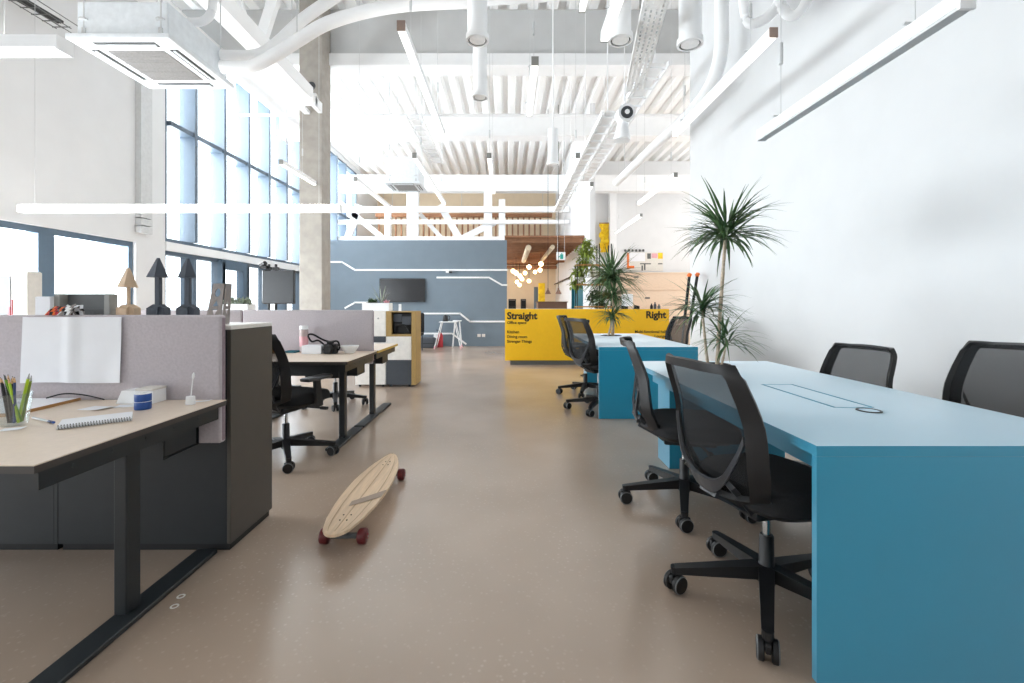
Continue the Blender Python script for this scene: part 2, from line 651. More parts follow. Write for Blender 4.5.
# dark framed glass door in the lower glazing
mb = MB()
dx0, dx1 = WX - 0.04, WX + 0.06
dy0, dy1 = 9.93, 10.95
mb.box(dx0, dx1, dy0, dy0 + 0.12, 0, 2.12)
mb.box(dx0, dx1, dy1 - 0.22, dy1, 0, 2.12)
mb.box(dx0, dx1, dy0 + 0.12, dy1 - 0.22, 1.92, 2.12)
mb.box(dx0, dx1, dy0 + 0.12, dy1 - 0.22, 0, 0.25)
o = struct('door_1', mb, 'frame_dark')
mb = MB()
mb.cyl((dx1 + 0.04, dy1 - 0.1, 0.9), (dx1 + 0.04, dy1 - 0.1, 1.3), 0.012)
mb.cyl((dx1 - 0.005, dy1 - 0.1, 0.95), (dx1 + 0.04, dy1 - 0.1, 0.95), 0.008)
mb.cyl((dx1 - 0.005, dy1 - 0.1, 1.25), (dx1 + 0.04, dy1 - 0.1, 1.25), 0.008)
build('door_handle', mb, 'steel', o)

# grey duct box down the wall beside the glazing
t = thing('wall_duct', 'slim grey duct box running down the white wall beside the tall glazing', 'duct', (WX + 0.06, 7.8, 2.36))
mb = MB()
mb.box(WX + 0.002, WX + 0.10, 7.69, 7.93, 2.62, 6.2)
build('casing', mb, 'duct_grey', t)
for k in range(2):
    mb = MB()
    mb.box(WX + 0.002, WX + 0.105, 7.685, 7.935, 2.36 + 0.13 * k, 2.475 + 0.13 * k, 0.004, 1)
    build('collar', mb, 'duct_grey', t)

# steel trusses far behind the partition
def truss():
    t = thing('roof_truss', 'white steel truss of posts and diagonals above the grey partition', 'truss', (0, 17, 2.9))
    Y = 17.0
    posts = [(413, 186, 241, 0.42), (488, 188, 241, 0.3), (388, 205, 241, 0.2), (502, 200, 241, 0.24), (332, 205, 241, 0.2)]
    for px, y0, y1, w in posts:
        mb = MB()
        a, b = at(px, y0, Y), at(px, y1, Y)
        mb.bar(a, b, w, 0.25, up=(0, 1, 0))
        build('post', mb, 'white_paint', t)
    for (xa, ya, xb, yb, w) in [(359, 205, 346, 244, 0.26), (340, 203, 390, 244, 0.2), (420, 214, 446, 243, 0.16), (440, 205, 462, 243, 0.26), (495, 222, 452, 244, 0.24)]:
        mb = MB()
        mb.bar(at(xa, ya, Y + 0.3), at(xb, yb, Y + 0.3), w, 0.12, up=(0, 1, 0))
        build('diagonal', mb, 'white_paint', t)
    for py, h in [(209.5, 0.2), (239.5, 0.2), (222, 0.14)]:
        mb = MB()
        mb.bar(at(300, py, Y - 0.25), at(569, py, Y - 0.25), 0.16, h)
        build('chord', mb, 'white_paint', t)


truss()
# slats and the lower brown ceiling of the kitchen behind
mb = MB()
for i in range(30):
    X = -5.6 + i * 0.24
    mb.box(X, X + 0.07, 19.6, 19.68, 3.3, 4.9)
mb.box(-5.7, 1.9, 19.55, 19.75, 4.9, 5.05)
mb.box(-5.7, 1.9, 19.55, 19.75, 3.22, 3.3)
t = thing('slat_screen', 'brown slatted screen high behind the white trusses', 'screen', (-1.9, 19.65, 3.22))
build('slats', mb, 'wood_ceiling', t)
for X in (-5, -2, 1.5):
    mb = MB()
    mb.cyl((X, 19.65, 5.05), (X, 19.65, ZT - 0.004), 0.01, seg=6)
    build('hanger_rod', mb, 'duct_grey', t)
mb = MB()
mb.box(-0.1, 2.28, 13.6, 21.98, 3.14, 3.2)
for i in range(16):
    mb.box(-0.1, 2.28, 13.7 + i * 0.52, 13.82 + i * 0.52, 3.0, 3.14)
struct('ceiling_kitchen', mb, 'wood_ceiling')

# ------------------------------------------------------------------ ceiling services
ZL = 3.3


def linear_light(label, x, y0, y1, z=ZL, w=0.062, h=0.075, axis='y', cap='cap_grey', lit=False, group=None, cables=True, hooks=True, ctop=ZT - 0.004, fr=(0.16, 0.84), up=False, glow=True):
    t = thing('linear_lamp', label, 'ceiling lamp', (x, (y0 + y1) / 2, z) if axis == 'y' else ((y0 + y1) / 2, x, z), group)

    def B(mb, a, b, u0, u1, z0, z1):
        if axis == 'y':
            mb.box(x + u0, x + u1, a, b, z0, z1)
        else:
            mb.box(a, b, x + u0, x + u1, z0, z1)
    c = 0.012
    mb = MB()
    B(mb, y0 + c, y1 - c, -w / 2, w / 2, z + 0.012, z + h)
    build('housing', mb, 'lamp_white' if lit else 'white_paint', t)
    if up:
        mb = MB()
        B(mb, y0 + c + 0.02, y1 - c - 0.02, -w / 2 + 0.006, w / 2 - 0.006, z + h + 0.0005, z + h + 0.003)
        build('fill_strip', mb, 'fill_glow', t)  # glowing strip added on the housing top to brighten the near zone
    mb = MB()
    B(mb, y0 + c, y1 - c, -w / 2 + 0.002, w / 2 - 0.002, z, z + 0.012)
    build('diffuser', mb, 'lamp_white' if (lit or glow) else 'duct_grey', t)
    for a in (y0, y1 - c):
        mb = MB()
        B(mb, a, a + c, -w / 2 - 0.002, w / 2 + 0.002, z - 0.002, z + h + 0.002)
        build('end_cap', mb, cap, t)
    if cables:
        for f in fr:
            q = y0 + (y1 - y0) * f
            p = Vector((x, q, z + h)) if axis == 'y' else Vector((q, x, z + h))
            mb = MB()
            mb.cyl(p, Vector((p.x, p.y, ctop)), 0.0025, seg=6)
            if hooks:
                mb.box(p.x - w * 0.9, p.x + 0.005, p.y - 0.006, p.y + 0.006, p.z + 0.0, p.z + 0.008)
                mb.cyl(p + Vector((0, 0, 0.3)), p + Vector((0, 0, 0.42)), 0.012, seg=8)
            build('hanging_cable', mb, 'duct_grey', t)
    return t


G = 'suspended linear lamps in rows under the steel deck'
linear_light('white linear lamp with brown end cap, hanging between the pillar and the white cylinder lamps', -0.84, 3.57, 5.79, cap='cap_brown', up=True)
linear_light('short white linear lamp ending under the grey beam, just behind the cylinder lamps', 0.243, 4.09, 5.22)
linear_light('white linear lamp hung close to the white wall, its shadow on the wall', 2.14, 3.66, 5.86, cap='cap_brown')
linear_light('white linear lamp passing under the distant ceiling cassette unit', -1.38, 6.7, 9.9)
linear_light('far white linear lamp on the line of the grey partition end, behind the cylinder lamps', -0.28, 6.7, 8.9, fr=(0.1, 0.75))
linear_light('far white linear lamp beneath the ladder cable tray', 1.03, 6.7, 8.9, fr=(0.1, 0.75))
linear_light('small distant white linear lamp beyond the ladder cable tray', 1.53, 8.3, 10.5, fr=(0.4, 0.9))
linear_light('far white linear lamp along the free end of the white wall', 2.84, 7.7, 9.9, fr=(0.1, 0.8))
linear_light('white linear lamp hung in front of the tall glazing beside the pillar', -3.5, 7.0, 8.25, ctop=4.716, fr=(0.16, 0.6))
linear_light('far white linear lamp just past the concrete pillar', -2.67, 7.95, 10.2, fr=(0.1, 0.8))
linear_light('distant white linear lamp sloping toward the yellow hanging', 3.28, 11.2, 13.9)
linear_light('white linear lamp entering overhead beside the perforated cable tray', 0.79, 1.7, 3.74, up=True)
linear_light('white linear lamp overhead, only its far tip in view between cylinder lamps', 0.545, 1.3, 3.36, h=0.05, w=0.045)
linear_light('long lit linear lamp hanging across in front of the pillar and tall glazing', 5.6, -6.0, -2.05, z=2.28, w=0.08, h=0.085, axis='x', cap='white_paint', lit=True, hooks=False, up=True, fr=(0.045, 0.93))
linear_light('broad white box lamp over the near desk, beside the ceiling cassette', 3.31, -6.0, -3.22, z=2.975, w=0.125, h=0.10, axis='x', cap='white_paint', hooks=False, up=True)
linear_light('long white linear lamp hung low over the big blue table', 1.558, 1.54, 2.80, z=2.153, w=0.05, h=0.066, cap='white_paint', glow=False)


def cyl_lamp(label, px, py, dia, L=1.3):
    Y = F * 2.35 / (CY - py)
    x = (px - CX) / F * Y
    r = dia / F * Y / 2
    z = 3.5
    t = thing('cylinder_lamp', label, 'ceiling lamp', (x, Y, z))
    mb = MB()
    mb.lathe((x, Y, z), [(r * 0.86, 0.03), (r * 0.86, L)], 28)
    build('tube', mb, 'white_paint', t, True)
    mb = MB()
    mb.lathe((x, Y, z), [(r * 0.8, 0.0), (r, 0.0), (r, 0.05), (r * 0.86, 0.055), (r * 0.8, 0.055)], 28, cap=False)
    build('rim', mb, 'white_paint', t, True)
    mb = MB()
    mb.lathe((x, Y, z), [(r * 0.8, 0.012), (r * 0.80, 0.016), (0.001, 0.018)], 28, cap=False)
    build('baffle', mb, 'slot_dark', t, True)
    mb = MB()
    mb.lathe((x, Y, z), [(0.001, 0.004), (r * 0.70, 0.004), (r * 0.70, 0.011), (0.001, 0.011)], 28, cap=False)
    build('diffuser', mb, 'led_white', t, True)
    mb = MB()
    mb.cyl((x, Y, z + L), (x, Y, ZT - 0.004), 0.012, seg=8)
    build('hanging_stem', mb, 'white_paint', t)


cyl_lamp('largest hanging white cylinder lamp, in front of a slimmer one below it', 477.5, 41, 23)
cyl_lamp('slimmer white cylinder lamp hanging just below and behind a bigger one', 480, 98, 16)
cyl_lamp('white cylinder lamp hanging beside the perforated cable tray', 620.5, 41, 24)
cyl_lamp('white cylinder lamp hanging next to the pipes on the white wall', 690, 45, 25)
cyl_lamp('tiny far white cylinder lamp under the second girder', 553, 165, 12, 0.6)

# ceiling cassette units
def cassette(label, x0, x1, y0, y1, z, case_h):
    t = thing('air_conditioner', label, 'air conditioner', ((x0 + x1) / 2, (y0 + y1) / 2, z))
    s = x1 - x0
    mb = MB()
    mb.box(x0, x1, y0, y1, z, z + 0.05, 0.012, 2)
    build('fascia', mb, 'ac_white', t)
    mb = MB()
    mb.box(x0 + 0.06 * s, x1 - 0.06 * s, y0 + 0.06 * s, y1 - 0.06 * s, z + 0.05, z + case_h, 0.01, 1)
    build('casing', mb, 'ac_white', t)
    mb = MB()
    g0, g1 = 0.22 * s, 0.22 * s
    n = 22
    mb.box(x0 + g0, x1 - g0, y0 + g1, y1 - g1, z - 0.004, z)
    for i in range(n):
        yy = y0 + g1 + (y1 - y0 - 2 * g1) * (i + 0.3) / n
        mb.box(x0 + g0, x1 - g0, yy, yy + 0.008, z - 0.009, z - 0.003)
    for f in (0.36, 0.68):
        yy = y0 + g1 + (y1 - y0 - 2 * g1) * f
        mb.box(x0 + g0, x1 - g0, yy, yy + 0.012, z - 0.011, z - 0.003)
    build('intake_grille', mb, 'ac_grille', t)
    for k in range(4):
        mb = MB()
        a, b, c, d = 0.20 * s, 0.80 * s, 0.07 * s, 0.15 * s
        q = [(x0 + a, x0 + b, y0 + c, y0 + d), (x0 + a, x0 + b, y1 - d, y1 - c), (x0 + c, x0 + d, y0 + a, y0 + b), (x1 - d, x1 - c, y0 + a, y0 + b)][k]
        mb.box(*q, z - 0.003, z + 0.001)
        o = build('air_slot', mb, 'slot_dark', t)
        mb = MB()
        if k < 2:
            m_ = (q[2] + q[3]) / 2
            mb.box(q[0] + 0.01, q[1] - 0.01, m_ - 0.012, m_ + 0.012, z - 0.012, z - 0.002)
        else:
            m_ = (q[0] + q[1]) / 2
            mb.box(m_ - 0.012, m_ + 0.012, q[2] + 0.01, q[3] - 0.01, z - 0.012, z - 0.002)
        build('louvre', mb, 'ac_white', o)
    for (xx, yy) in ((x0 + 0.12, y0 + 0.06), (x1 - 0.12, y0 + 0.06), (x0 + 0.12, y1 - 0.06), (x1 - 0.12, y1 - 0.06)):
        mb = MB()
        mb.cyl((xx, yy, z + 0.05), (xx, yy, ZT - 0.004), 0.008, seg=8)
        mb.cyl((xx, yy, z + 0.19), (xx, yy, z + 0.205), 0.04, seg=8)
        mb.cyl((xx, yy, z + 0.05), (xx, yy, z + 0.12), 0.022, seg=8)
        build('hanger_rod', mb, 'duct_grey', t)
    return t


cassette('white ceiling cassette air conditioner with grey grille hanging over the near desks', -3.92, -2.99, 4.02, 4.98, 3.5, 0.36)
cassette('distant white ceiling cassette air conditioner over the partition screen', -2.98, -2.10, 10.9, 11.8, 4.05, 0.65)

# pipes
def pipe(name, label, pts, r, n=8, m='white_paint', cat='pipe', group=None, seg=12, hang=()):
    P = bez(pts, n)
    t = thing(name, label, cat, P[0], group)
    mb = MB()
    mb.tube(P, r, seg)
    build('pipe_run', mb, m, t, True)
    for f in hang:
        q = P[int(f * (len(P) - 1))]
        mb = MB()
        mb.cyl(q + Vector((0, 0, r * 0.9)), Vector((q.x, q.y, ZT - 0.004)), 0.006, seg=6)
        build('hanger_rod', mb, 'duct_grey', t)
    return t


def AT(lst, Y):
    return [at(px, py, Y) for px, py in lst]


pipe('insulated_pipe', 'lower of two fat white pipes curving up from the ceiling cassette across the pillar', AT([(222, 67), (250, 66.5), (273, 56), (297, 41), (326, 24), (364, 12), (405, 5), (455, 2), (500, -2), (560, -6), (640, -12)], 4.6), 0.062, hang=(0.3, 0.62, 0.9))
pipe('insulated_pipe', 'upper of two fat white pipes curving up from the ceiling cassette', AT([(222, 56), (256, 55), (276, 44), (302, 20), (329, 1), (352, -14), (380, -26)], 4.8), 0.058, hang=(0.45, 0.9))
pipe('drain_pipe', 'white elbow pipe above the ceiling cassette casing', AT([(172, 18), (188, 22), (203, 21), (211, 13), (213, 0), (213, -30)], 4.75), 0.042, hang=(0.98,))
pipe('sprinkler_pipe', 'thin white pipe crossing under the deck behind the grey beam', [(-5.9, 10.0, 5.3), (-2, 10.0, 5.3), (2, 10.0, 5.3), (8, 10.0, 5.3)], 0.03, 3, hang=(0.2, 0.5, 0.8))
pipe('wall_pipe', 'white pipe dropping beside the white wall and sweeping away under the deck', [(2.70, 5.75, 6.5), (2.70, 5.75, 5.0), (2.70, 5.85, 4.2), (2.66, 6.5, 3.95), (2.6, 8.0, 3.95), (2.5, 10.5, 3.95)], 0.085, hang=(0.97,))
pipe('wall_pipe', 'slimmer white pipe hooking down next to the white wall', [(2.92, 4.6, 5.2), (2.84, 4.75, 4.35), (2.66, 4.85, 4.15), (2.55, 4.9, 4.3), (2.5, 4.9, 5.2)], 0.05, hang=(0.99,))
pipe('wall_pipe', 'white pipe elbow tucked above the slimmer hooked one', [(2.92, 4.2, 4.7), (2.82, 4.3, 4.02), (2.70, 4.4, 3.95), (2.6, 4.42, 4.3), (2.58, 4.42, 5.0)], 0.045, hang=(0.99,))
pipe('roof_duct', 'round white duct running along the top of the tall glazing', [(-5.55, 6.3, 5.9), (-5.55, 9, 5.9), (-5.55, 12, 5.9), (-5.55, 13.4, 5.9)], 0.17, 3, hang=(0.1, 0.9))

# rectangular white beam with a clamp that reaches the pillar
t = thing('cable_duct', 'square white duct running toward the pillar and ending in a clamp', 'duct', (-3.56, 6.0, 4.70))
mb = MB()
mb.box(-3.68, -3.42, 5.0, 8.0, 4.72, 4.96, 0.01, 1)
build('casing', mb, 'white_paint', t)
mb = MB()
mb.box(-3.72, -3.38, 8.0, 8.06, 4.66, 4.86)
mb.box(-3.70, -3.60, 8.06, 8.28, 4.60, 4.66)
mb.box(-3.45, -3.38, 7.9, 8.28, 4.62, 4.80)
build('clamp', mb, 'white_paint', t)

t = thing('roof_brace', 'white steel diagonal brace above the cassette pipes', 'brace', (-4.2, 7.6, 5.2))
for a, b, w in [((258, 50), (278, -12), 0.17), ((249, 34), (236, -8), 0.10)]:
    mb = MB()
    mb.bar(at(a[0], a[1], 7.6), at(b[0], b[1], 7.6), w, 0.1, up=(0, 1, 0))
    build('strut', mb, 'white_paint', t)

# perforated cable tray and the ladder trays behind
def perforated_tray():
    t = thing('cable_tray', 'perforated white cable tray overhead, beside a white cylinder lamp', 'cable tray', (1.3, 4.4, 3.6))
    a, b = Vector((1.12, 3.2, 3.6)), Vector((1.46, 5.25, 3.6))
    d = (b - a).normalized()
    s = Vector((d.y, -d.x, 0))
    L = (b - a).length
    w = 0.10
    out = [(-w, 0), (w, 0), (w, L), (-w, L)]
    holes = []
    n = int(L / 0.062)
    for i in range(n):
        v = 0.03 + i * 0.062
        for k in range(4):
            u = -0.069 + k * 0.046
            vv = v + (0.031 if k % 2 else 0)
            if vv + 0.022 < L:
                holes.append([(u - 0.009, vv - 0.021), (u + 0.009, vv - 0.021), (u + 0.009, vv + 0.021), (u - 0.009, vv + 0.021)])
    mb = MB()
    mb.plate(out, holes, lambda u, v: a + s * u + d * v, lambda u, v: a + s * u + d * v + Vector((0, 0, 0.003)))
    build('tray_base', mb, 'tray_metal', t)
    for sg in (-1, 1):
        mb = MB()
        mb.bar(a + s * w * sg + Vector((0, 0, 0.03)), b + s * w * sg + Vector((0, 0, 0.03)), 0.004, 0.06)
        build('side_rail', mb, 'tray_metal', t)
    for f in (0.25, 0.75):
        mb = MB()
        p = a + d * L * f
        mb.cyl(p + Vector((0, 0, 0.004)), Vector((p.x, p.y, ZT - 0.004)), 0.006, seg=6)
        build('hanger_rod', mb, 'wire_grey', t)


perforated_tray()


def ladder_tray(label, x, y0, y1, z, w):
    t = thing('ladder_tray', label, 'cable tray', (x, (y0 + y1) / 2, z))
    for sg in (-1, 1):
        mb = MB()
        mb.box(x + sg * w / 2 - 0.012, x + sg * w / 2 + 0.012, y0, y1, z, z + 0.07)
        build('side_rail', mb, 'white_paint', t)
    mb = MB()
    y = y0 + 0.1
    while y < y1:
        mb.box(x - w / 2 + 0.012, x + w / 2 - 0.012, y, y + 0.04, z + 0.01, z + 0.03)
        y += 0.3
    mb.box(x - w * 0.3, x + w * 0.3, y0, y1, z + 0.03, z + 0.055)
    build('rungs', mb, 'white_paint', t)
    for f in (0.1, 0.4, 0.7, 0.95):
        mb = MB()
        yy = y0 + (y1 - y0) * f
        mb.cyl((x + w / 2, yy, z + 0.07), (x + w / 2, yy, ZT - 0.004), 0.008, seg=6)
        build('hanger_rod', mb, 'white_paint', t)


ladder_tray('white ladder cable tray running deep under the deck after the perforated one', 1.33, 5.9, 12.2, 3.6, 0.2)
ladder_tray('second white ladder cable tray, nearer the white wall', 2.05, 6.2, 12.2, 4.4, 0.3)
ladder_tray('far white ladder cable tray on the glazing side of the hall', -1.9, 9.2, 12.2, 4.9, 0.3)

# basket of black cables along the upper wall
t = thing('wire_basket', 'wire basket of dark cables high on the wall over the near lamp', 'cable tray', (-6.05, 4.6, 4.9))
mb = MB()
for dx in (-0.1, 0.0, 0.1):
    mb.cyl((-6.05 + dx, 3.0, 4.9), (-6.05 + dx, 6.2, 4.9), 0.006, seg=6)
for dx in (-0.12, 0.12):
    mb.cyl((-6.05 + dx, 3.0, 4.98), (-6.05 + dx, 6.6, 4.98), 0.006, seg=6)
for i in range(24):
    mb.box(-6.17, -5.93, 3.05 + i * 0.135, 3.06 + i * 0.135, 4.895, 4.905)
build('basket', mb, 'wire_grey', t)
for k, dx in enumerate((-0.06, 0.0, 0.05)):
    mb = MB()
    mb.tube(bez([(-6.05 + dx, 3.0, 4.925), (-6.04 + dx, 4.5, 4.93), (-6.05 + dx, 5.4, 4.925), (-6.0 + dx * 0.5, 6.1, 4.93)], 5), 0.022, 8)
    build('cable', mb, 'slot_dark', t, True)

# track spotlight at the tray end
t = thing('track_spotlight', 'white spotlight with a dark round lens at the end of the perforated tray', 'spotlight', (1.46, 5.45, 3.3))
c = at(627, 112, 5.5)
mb = MB()
mb.cyl(c + Vector((0.0, 0.22, 0.03)), c, 0.095, 0.105, 24)
build('body', mb, 'white_paint', t, True)
mb = MB()
mb.cyl(c, c + Vector((0, -0.012, 0)), 0.075, 0.07, 24)
build('lens', mb, 'slot_dark', t, True)
mb = MB()
mb.cyl(c + Vector((0, -0.012, 0)), c + Vector((0, -0.018, 0)), 0.03, 0.03, 16)
build('bulb', mb, 'led_white', t, True)
mb = MB()
mb.cyl(c + Vector((-0.03, 0.12, -0.30)), c + Vector((-0.02, 0.12, -0.08)), 0.105, 0.06, 20)
build('lower_cone', mb, 'white_paint', t, True)
mb = MB()
mb.cyl(c + Vector((0, 0.12, 0.09)), c + Vector((0, 0.12, 0.40)), 0.015, seg=8)
build('stem', mb, 'white_paint', t)

# ------------------------------------------------------------------ office chairs
def chair_proto(arms):
    t = thing('office_chair', 'x', 'chair', (0, 0, 0), None)
    # ---- backrest surface
    YT = [(0, -0.105), (0.05, -0.165), (0.13, -0.232), (0.3, -0.262), (0.6, -0.272), (1.0, -0.335)]
    WT = [(0, 0.10), (0.06, 0.145), (0.14, 0.195), (0.28, 0.232), (0.5, 0.238), (0.75, 0.225), (1.0, 0.205)]
    U = [-1, -0.92, -0.80, -0.66, -0.45, -0.22, 0, 0.22, 0.45, 0.66, 0.80, 0.92, 1]
    V = [0, 0.04, 0.08, 0.13, 0.2, 0.28, 0.36, 0.44, 0.52, 0.6, 0.68, 0.76, 0.84, 0.9, 0.945, 0.98, 1.0]

    def S(u, v, off=0.0):
        w = smoothstep_interp(WT, v)
        if v > 0.9:
            w -= 0.022 * ((v - 0.9) / 0.1) ** 2
        y = smoothstep_interp(YT, v) + (0.030 * u * u + 0.055 * abs(u) ** 5) * (1 - 0.30 * v) - off
        z = 0.398 + v * 0.552 - (0.012 * u * u if v > 0.9 else 0.0) + (0.03 * (1 - v) * u * u)
        return Vector((u * w, y, z))

    def isframe(i, j):
        return i in (0, 1, 10, 11) or j <= 2 or j >= 14
    mb = MB()
    mb.grid(len(U), len(V), lambda i, j: S(U[i], V[j], 0.008), lambda i, j: isframe(i, j), -0.02)
    build('back_frame', mb, 'black_plastic', t, True)
    mb = MB()
    mb.grid(len(U), len(V), lambda i, j: S(U[i], V[j]), lambda i, j: 1 <= i <= 10 and 2 <= j <= 14, 0.003)
    build('back_mesh', mb, 'chair_mesh', t, True, label='see-through black mesh')
    # U shaped lumbar support
    mb = MB()
    n = 25

    def LS(i, j):
        s = -1 + 2 * i / (n - 1)
        v = 0.16 + 0.36 * abs(s) ** 3.0 + (j - 0.5) * 0.11 * (1 - 0.55 * abs(s))
        return S(s * 0.80, v, 0.034 - 0.018 * abs(s))
    mb.grid(n, 2, LS, None, -0.012)
    build('lumbar_support', mb, 'grey_plastic', t, True, label='grey curved lumbar band')
    # bracket to the seat
    mb = MB()
    for sg in (-1, 1):
        a = S(sg * 0.60, 0.20, 0.03)
        mb.bar(a, (sg * 0.05, -0.12, 0.392), 0.03, 0.018, 0.05, 0.026, up=(0, 1, 0.3))
    mb.bar((0, -0.255, 0.455), (0, -0.10, 0.385), 0.09, 0.025, 0.11, 0.036)
    build('back_bracket', mb, 'grey_plastic', t)
    # seat
    def outline(sc, k=2.6):
        pts = []
        for i in range(40):
            a = 2 * PI * i / 40
            c_, s_ = math.cos(a), math.sin(a)
            px = math.copysign(abs(c_) ** (2 / 3.6), c_) * 0.245 * sc
            py = math.copysign(abs(s_) ** (2 / 3.6), s_) * 0.235 * sc + 0.045
            pts.append((px, py))
        return pts
    mb = MB()
    rings = []
    for z, sc, dome in [(0.425, 0.94, 0), (0.432, 0.99, 0), (0.455, 1.0, 0), (0.482, 0.985, 0), (0.496, 0.94, 0), (0.502, 0.82, 0), (0.502, 0.5, 0), (0.500, 0.05, 0)]:
        rings.append([mb.bm.verts.new((p[0], p[1], z - (0.02 * max(0, p[1] - 0.17) / 0.1))) for p in outline(sc)])
    mb.loft(rings)
    build('seat', mb, 'black_fabric', t, True)
    mb = MB()
    rings = []
    for z, sc in [(0.40, 0.72), (0.404, 0.84), (0.424, 0.93)]:
        rings.append([mb.bm.verts.new((p[0], p[1], z)) for p in outline(sc)])
    mb.loft(rings)
    mb.box(-0.09, 0.09, -0.12, 0.16, 0.355, 0.402, 0.012, 2)
    build('seat_pan', mb, 'black_plastic', t, True)
    mb = MB()
    mb.cyl((0.08, 0.06, 0.378), (0.27, 0.09, 0.372), 0.007, seg=8)
    mb.box(0.24, 0.30, 0.075, 0.105, 0.362, 0.382, 0.004, 1)
    build('lever', mb, 'black_plastic', t)
    if arms:
        for sg in (-1, 1):
            mb = MB()
            mb.bar((sg * 0.12, 0.03, 0.39), (sg * 0.275, 0.03, 0.41), 0.05, 0.025)
            mb.bar((sg * 0.275, 0.03, 0.40), (sg * 0.285, -0.005, 0.60), 0.06, 0.028, 0.05, 0.026, up=(1, 0, 0))
            o = build('armrest', mb, 'black_plastic', t)
            mb = MB()
            mb.box(sg * 0.285 - 0.042, sg * 0.285 + 0.042, -0.13, 0.12, 0.60, 0.628, 0.011, 2)
            build('arm_pad', mb, 'grey_plastic', o, True)
    # gas column and star base
    mb = MB()
    mb.cyl((0, 0, 0.24), (0, 0, 0.36), 0.014, seg=16)
    build('gas_lift', mb, 'chrome', t, True)
    mb = MB()
    mb.lathe((0, 0, 0), [(0.030, 0.075), (0.034, 0.08), (0.034, 0.14), (0.027, 0.15), (0.026, 0.255), (0.022, 0.26)], 20)
    build('column', mb, 'black_plastic', t, True)
    for k in range(5):
        mb = MB()
        mb.bar((0, 0.02, 0.122), (0, 0.335, 0.088), 0.055, 0.052, 0.036, 0.026)
        mb.cyl((0, 0.335, 0.10), (0, 0.335, 0.070), 0.019, 0.016, 12)
        o = build('base_leg', mb, 'black_plastic', t)
        o.rotation_euler.z = k * 2 * PI / 5
        mb = MB()
        mb.box(-0.010, 0.010, -0.030, 0.030, 0.036, 0.068, 0.006, 2)
        mb.cyl((0, 0, 0.055), (0, 0, 0.075), 0.009, seg=8)
        c = build('caster', mb, 'black_plastic', t)
        c['caster_k'] = k
        for sg in (-1, 1):
            mb = MB()
            mb.tube([(sg * 0.011, 0, 0.036), (sg * 0.014, 0, 0.036), (sg * 0.028, 0, 0.036), (sg * 0.033, 0, 0.036)], 0.036, 22, rs=[0.031, 0.036, 0.036, 0.031])
            w = build('wheel', mb, 'black_plastic', c, True)
            mb2 = MB()
            mb2.tube([(sg * 0.0290, 0, 0.036), (sg * 0.0325, 0, 0.036)], 0.03, 22, rs=[0.0353, 0.0325])
            bm = mb2.bm
            # rim ring joined into the wheel mesh as a second material
            me = w.data
            tmp = bmesh.new()
            tmp.from_mesh(me)
            me2 = bpy.data.meshes.new('x')
            for f in bm.faces:
                f.material_index = 1
            bm.to_mesh(me2)
            bm.free()
            tmp.from_mesh(me2)
            tmp.to_mesh(me)
            tmp.free()
            me.materials.append(MATS['caster_rim'])
            bpy.data.meshes.remove(me2)
    return t


UPPER = ('back_frame', 'back_mesh', 'lumbar_support', 'back_bracket', 'seat', 'seat_pan', 'lever', 'armrest', 'gas_lift')
PROTO = {False: chair_proto(False), True: chair_proto(True)}
USED = {False: False, True: False}


def place_chair(label, hub, face_deg, base_deg, dz=0.0, arms=False, group=None):
    """hub on the floor; the direction the sitter faces and one leg's direction, both measured from +X"""
    p = PROTO[arms]
    if USED[arms]:
        t = copy_tree(p)
    else:
        t = p
        USED[arms] = True
    t.location = (hub[0], hub[1], 0)
    fa = R(face_deg - 90)
    t.rotation_euler.z = fa
    t['label'] = label
    if group:
        t['group'] = group
    bo = R(base_deg - 90) - fa
    rr = random.Random(int(hub[0] * 1000 + hub[1] * 77))
    for c in t.children:
        s = c.name.split('.')[0]
        if s in UPPER:
            c.location = (0, 0, dz)
    legs = [c for c in t.children if c.name.split('.')[0] == 'base_leg']
    cs = [c for c in t.children if c.name.split('.')[0] == 'caster']
    for k in range(5):
        a = bo + k * 2 * PI / 5
        legs[k].rotation_euler.z = a
        cs[k].location = (-math.sin(a) * 0.335, math.cos(a) * 0.335, 0)
        cs[k].rotation_euler.z = rr.uniform(0, 2 * PI)
    return t


place_chair('black mesh-back office chair at the near end of the big blue table, largest in view', (1.00, 1.76), 12, 169, 0.0)
# (the first chair is the prototype itself; the rest are copies)
CG = None
place_chair('black mesh-back office chair seen edge-on, second from the near end of the big blue table', (1.015, 2.62), -13, 177, 0.0)
place_chair('black mesh chair back showing over the blue table top, between dracaena and white wall', (1.93, 2.80), 190, 40, -0.055)
place_chair('black mesh chair back beside the white wall, cut by the picture edge', (1.92, 1.93), 187, 10, 0.03)
place_chair('black office chair with armrests at the nearer corner of the small far blue table', (0.985, 4.95), 24, 172, 0.055, True)
place_chair('black office chair mostly hidden behind another at the far blue table', (0.99, 5.82), -20, 180, 0.055, True)
place_chair('black chair half hidden behind the dracaena leaves across the far blue table', (1.83, 5.50), 190, 30, 0.05, True)
place_chair('black office chair with armrests drawn up to the second desk, beside the dark cabinet', (-1.66, 3.40), 72, 299, 0.0, True)
place_chair('black office chair tucked under the desk behind the second screen', (-1.97, 5.19), -80, 291, -0.03, True)

